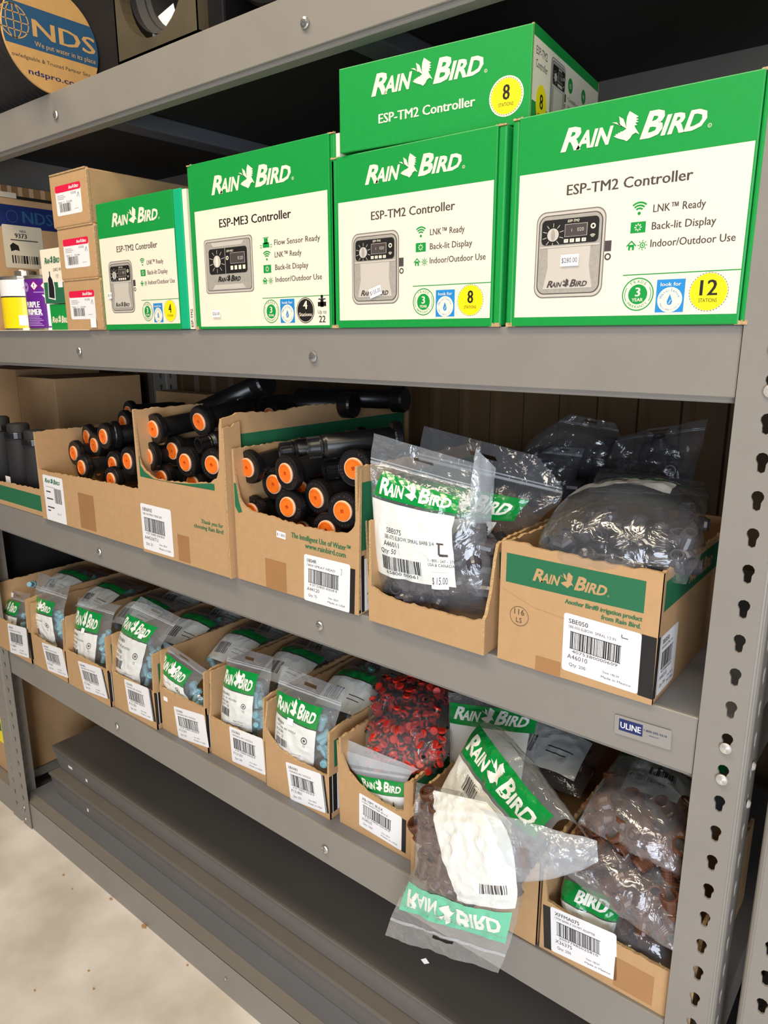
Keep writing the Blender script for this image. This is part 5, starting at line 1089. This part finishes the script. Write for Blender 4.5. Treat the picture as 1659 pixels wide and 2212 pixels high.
B = Bag('fitting_bag', 'flat clear bag edge standing upright between the two elbow bags', [(0, (1015, 1230, .035), (1060, 1240, .06)), (.5, (1012, 1120, .03), (1062, 1130, .06)), (.8, (1020, 1020, .03), (1068, 1035, .06)), (1, (1028, 968, .035), (1072, 1012, .06))], .012, wr=.004, nu=14, nv=34, seed=43, slot=False, zip_=False, mat_='filmhaze', group='bags of elbows in the low carton')
# pillow bag in the square carton
B = Bag('fitting_bag', 'big shiny clear bag bulging out of the square carton, dark elbows inside', [(0, (1150, 1232, .03), (1482, 1262, .03)), (.22, (1166, 1172, .030), (1516, 1195, .045)), (.5, (1205, 1112, .085), (1520, 1130, .10)), (.75, (1262, 1072, .16), (1530, 1085, .17)), (1, (1292, 1022, .24), (1520, 1040, .25))], .075, head=.80, wr=.0032, nu=48, nv=48, seed=44, group='bags in the square carton', mat_='filmdark')
c = Cv(); w, h = B.w, B.h; c.rect(.08*w, .50*h, .80*w, .62*h, 'whitebag', 0); c.barcode(.25*w, .55*h, .24*w, .05*h, 'inkgray', 1, rnd=9); c.rect(.12*w, .63*h, .86*w, .76*h, 'greenbag', 0); c.logo(.2*w, .66*h, .62*w, 'bagletter', 1, vs=1.2); B.print(c)
gd = 'dark elbow fitting inside the bags of the square carton'
B.fill(P_el, 34, .08, .60, .1, .9, gd, 'dark elbows in the square carton', -.5, -.05, .85)
B = Bag('fitting_bag', 'clear bag with dark green banner behind the bulging one in the square carton', [(0, (1270, 1080, .20), (1450, 1100, .20)), (.5, (1280, 1045, .24), (1480, 1065, .24)), (1, (1295, 1012, .28), (1440, 1030, .28))], .02, wr=.004, nu=24, nv=20, seed=45, mat_='filmdark', group='bags in the square carton', zip_=False)
for i, (rows, lab) in enumerate((
 ([(0, (1110, 1010, .40), (1330, 1040, .40)), (.5, (1150, 950, .42), (1350, 975, .42)), (1, (1230, 895, .44), (1330, 915, .44))], 'crumpled clear bag heaped against the wall, its folded corner pointing up'),
 ([(0, (1110, 1060, .30), (1235, 1085, .30)), (.5, (1130, 1010, .31), (1245, 1030, .31)), (1, (1190, 965, .32), (1262, 968, .32))], 'small clear bag with a header slot between the elbow bags and the square carton'),
 ([(0, (1300, 1040, .36), (1490, 1060, .36)), (.5, (1320, 980, .38), (1510, 985, .38)), (1, (1335, 945, .40), (1530, 905, .40))], 'wide thin clear bag in shadow at the right back of the middle shelf'))):
    B = Bag('fitting_bag', lab, rows, .06, wr=.007, nu=28, nv=28, seed=50+i, mat_='filmdark', group='bags at the back of the middle shelf', head=.85)
    B.fill(P_el, 14, .05, .6, .1, .9, 'dark elbow fitting in the shadowed bags at the back', 'dark elbows at the back', -.3, .1, 1.)
t = carton('carton', 'shadowed low carton under the bags at the back of the middle shelf', -.66, -.30, .345, ZC, .10, .20)

# ------------------------------------------------------------------ brown adapters: hanging bag and right-hand carton
gb = 'brown ribbed adapter inside the hanging bag'
B = Bag('adapter_bag', 'white backed bag with dark green banner standing behind the hanging bag', [(0, (975, 1850, .12), (1120, 1880, .12)), (.5, (972, 1700, .12), (1136, 1720, .12)), (.8, (970, 1560, .13), (1160, 1585, .13)), (1, (968, 1495, .14), (1172, 1520, .14))], .012, wr=.0015, seed=61, nu=20, nv=30, head=.9, mat_='filmdark', zip_=False, slot=False, group='adapter bags')
c = Cv(); w, h = B.w, B.h; c.rect(.02*w, .22*h, .93*w, .80*h, 'whitebag', 0); banner(c, w, h, .80, .93, .02, .98, k='greenbag', sc=.88); B.print(c)
B = Bag('adapter_bag', 'clear bag with a diagonal green banner spilling toward the right', [(0, (900, 1820, -.01), (1085, 1955, -.03)), (.3, (958, 1700, .02), (1130, 1880, -.04)), (.52, (1000, 1622, .05), (1172, 1818, -.04)), (.72, (1040, 1562, .08), (1215, 1770, -.04)), (.88, (1085, 1590, .08), (1255, 1790, -.04)), (1, (1150, 1650, .06), (1292, 1840, -.05))], .032, head=.86, wr=.0045, nu=44, nv=46, seed=62, group='adapter bags', zip_=False)
c = Cv(); w, h = B.w, B.h; c.rect(.03*w, .52*h, .97*w, .70*h, 'greenbag', 0); c.logo(.07*w, .56*h, .86*w, 'bagletter', 1, vs=1.15); c.rect(.02*w, .02*h, .80*w, .50*h, 'whitebag', 0)
q = Cv(); q.barcode(.25*w, .40*h, .18*w, .08*h, 'inkgray', 1, n=12, rnd=4); q.text('FILMED', .28*w, .37*h, .004, 'inkgray', L=1); c.it += q.it; B.print(c)
B.fill(P_br, 8, .08, .30, .80, .93, 'brown ribbed adapter inside the bag with the diagonal banner', 'brown adapters in the diagonal bag', -.3, .3, .95)
H = Bag('adapter_bag', 'bag hanging upside down over the shelf front, pale green banner near its lower header', [(0, (900, 1690, -.015), (1050, 1720, -.03)), (.25, (896, 1775, -.035), (1112, 1800, -.055)), (.5, (898, 1862, -.045), (1130, 1905, -.065)), (.66, (884, 1895, -.045), (1122, 1965, -.06)), (.85, (850, 1968, -.045), (1098, 2048, -.055)), (1, (832, 2020, -.04), (1077, 2102, -.05))], .038, head=.80, wr=.004, nu=44, nv=54, seed=63, group='adapter bags', zip_=False)
c = Cv(); w, h = H.w, H.h; c.rect(.04*w, .66*h, .97*w, .83*h, 'tealbag', 0); q = Cv(); q.logo(.07*w, 0, .86*w, 'bagletter', 1, vs=1.25); q.tform(lambda x, y: (x, .70*h+y)); c.it += q.it
c.poly([(.32*w, .02*h), (.97*w, .05*h), (.98*w, .64*h), (.55*w, .64*h), (.38*w, .35*h)], 'whitebag', 0); c.barcode(.72*w, .50*h, .2*w, .05*h, 'inkgray', 1, n=14, rnd=3); H.print(c)
c = Cv(); c.rect(0, .885*h, w, .90*h, 'zip', 0); H.print(c, 'zip_seal')
for px, py, y in ((932, 1742, -.045), (950, 1765, -.05), (925, 1775, -.05), (962, 1800, -.055), (930, 1812, -.055), (955, 1840, -.06), (925, 1850, -.055), (948, 1880, -.06), (975, 1900, -.065), (945, 1915, -.06), (985, 1870, -.055), (1000, 1905, -.06), (915, 1800, -.05), (968, 1925, -.062), (938, 1735, -.04)):
    drop(P_br, at(px, py, y+.014), gb, 'brown adapters in the hanging bag', rot=Matrix.Rotation(random.uniform(-.5, .5), 4, 'Y') @ Matrix.Rotation(random.uniform(-.4, .4), 4, 'X'), sc=1.1)
for px, py, y in ((1090, 1830, -.06), (1110, 1845, -.065), (1075, 1855, -.06), (1125, 1825, -.05)):
    drop(P_br, at(px, py, y+.012), gb, 'brown adapters in the hanging bag', rot=Matrix.Rotation(1.2+random.uniform(-.2, .2), 4, 'Y'), sc=1.15)
B = Bag('adapter_bag', 'hazy clear bag end twisting out to the right across the carton lips', [(0, (1035, 1745, -.05), (1065, 1900, -.06)), (.4, (1140, 1775, -.06), (1150, 1905, -.065)), (.75, (1225, 1800, -.055), (1238, 1885, -.055)), (1, (1290, 1815, -.045), (1292, 1862, -.045))], .02, head=.95, wr=.006, nu=24, nv=34, seed=70, slot=False, zip_=False, mat_='filmhaze', group='adapter bags')
gc = 'brown ribbed adapter inside the bags of the right-hand carton'
B = Bag('adapter_bag', 'upper clear bag of brown adapters right of the hanging bag, white label in shadow', [(0, (1248, 1778, .02), (1478, 1900, .02)), (.3, (1270, 1735, .035), (1485, 1850, .035)), (.65, (1305, 1680, .10), (1500, 1760, .10)), (1, (1350, 1610, .19), (1510, 1670, .19))], .055, head=.9, wr=.005, nu=40, nv=40, seed=64, group='adapter bags', slot=False, zip_=False)
c = Cv(); w, h = B.w, B.h; c.rect(.30*w, .62*h, .98*w, .93*h, 'whitebag', 0); c.text('XFFELBOW', .62*w, .86*h, .005, 'ink', bold=.03, L=1); c.barcode(.48*w, .68*h, .3*w, .07*h, 'ink', 1, n=20, rnd=8); c.rect(.02*w, .85*h, .28*w, .97*h, 'greenbag', 0); B.print(c)
B.fill(P_br, 30, .08, .60, .08, .93, gc.replace('the bags of', 'the upper bag of'), 'brown adapters in the upper bag', -.4, .2, 1.)
B = Bag('adapter_bag', 'lower clear bag of brown adapters sagging over the right-hand carton edge', [(0, (1204, 1876, -.002), (1462, 2060, .0)), (.35, (1222, 1840, .01), (1470, 1990, .01)), (.7, (1255, 1800, .04), (1478, 1925, .04)), (1, (1290, 1765, .08), (1480, 1880, .08))], .05, head=.95, wr=.005, nu=44, nv=34, seed=65, group='adapter bags', slot=False, zip_=False)
B.fill(P_br, 36, .12, .88, .08, .93, gc.replace('the bags of', 'the sagging bag of'), 'brown adapters in the sagging bag', -.4, .25, 1.)
B = Bag('adapter_bag', 'white and green bag tucked low in the right-hand carton under the sagging one', [(0, (1218, 1972, .03), (1330, 2030, .035)), (.5, (1212, 1930, .035), (1345, 1985, .04)), (1, (1222, 1880, .05), (1360, 1935, .055))], .03, head=.95, wr=.004, nu=26, nv=24, seed=66, group='adapter bags', slot=False, zip_=False)
c = Cv(); w, h = B.w, B.h; c.rect(.02*w, .05*h, .95*w, .45*h, 'whitebag', 0); c.rect(.05*w, .47*h, .95*w, .85*h, 'greenbag', 0); c.text('BIRD', .3*w, .55*h, .013, 'bagletter', bold=.08, shear=.2, L=1); B.print(c)
B = Bag('adapter_bag', 'clear bag of brown adapters at the bottom right of the right-hand carton', [(0, (1310, 2040, .03), (1455, 2110, .03)), (.5, (1305, 1990, .04), (1460, 2060, .04)), (1, (1320, 1950, .06), (1465, 2010, .06))], .035, head=.95, wr=.004, nu=24, nv=20, seed=67, group='adapter bags', slot=False, zip_=False)
B.fill(P_br, 9, .15, .8, .15, .85, gc.replace('the bags of', 'the bottom bag of'), 'brown adapters in the bottom bag', -.4, .0, .95)
for i, (x0, x1, y0, lab) in enumerate(((-.55, -.38, .18, 'dark clear bag lying behind the white backed one'), (-.34, -.19, .22, 'dark clear bag lying deep behind the upper adapter bag'))):
    B = lying(x0, x1, y0, y0+.17, ZD+.12, ZD+.17, lab, 20+i, 'b', 'adapter_bag'); B.fill(P_br, 12, .05, .8, .1, .9, 'brown adapter in the bags deep behind the hanging bag', 'brown adapters at the back', -.3, .1, 1.)

# ------------------------------------------------------------------ bottom left corner and neighbours
t = empty('cardboard_box', (-1.90, .30, ZE), 'tall brown carton standing in the dark back corner of the bottom deck', 'box')
b = MB(); b.box(-2.30+.33, -1.76, .555-.0, .578, ZE+.001, .48, 'card'); b.build('carton_shell', t)
t = empty('cardboard_box', (-2.25, .14, ZE), 'brown carton on the neighbouring unit beyond the left corner post', 'box')
b = MB(); b.box(-2.55, -2.08, .03, .40, ZE+.001, .45, 'card'); bevel(b.build('carton_shell', t), .003)
c = Cv(); c.rect(.26, .10, .44, .30, 'yellow', 0); c.rect(.28, .14, .42, .17, 'greendk', 1); c.build('printed_front', onfront((-2.55, .03, ZE)), t)
t = empty('added_dark_block', (-2.3, .2, ZD), 'added dark block standing in for shade in the unit beyond the left corner post', 'dark block')  # added block hiding the ribbed wall, so the gap reads as black shade
b = MB(); b.box(-2.7, -2.06, .04, .5, ZD-.03, ZC-.1, 'blackmat'); bevel(b.build('block_body', t), .01, 2); b = MB(); b.box(-2.7, -2.05, .03, .51, ZC-.1, ZC-.08, 'blackmat'); b.build('block_lid', t)
b = MB(); b.box(-3.2, -2.041, .03, .6, ZD-.036, ZD-.031, 'steelblue'); b.build('shelf_deck', u3)
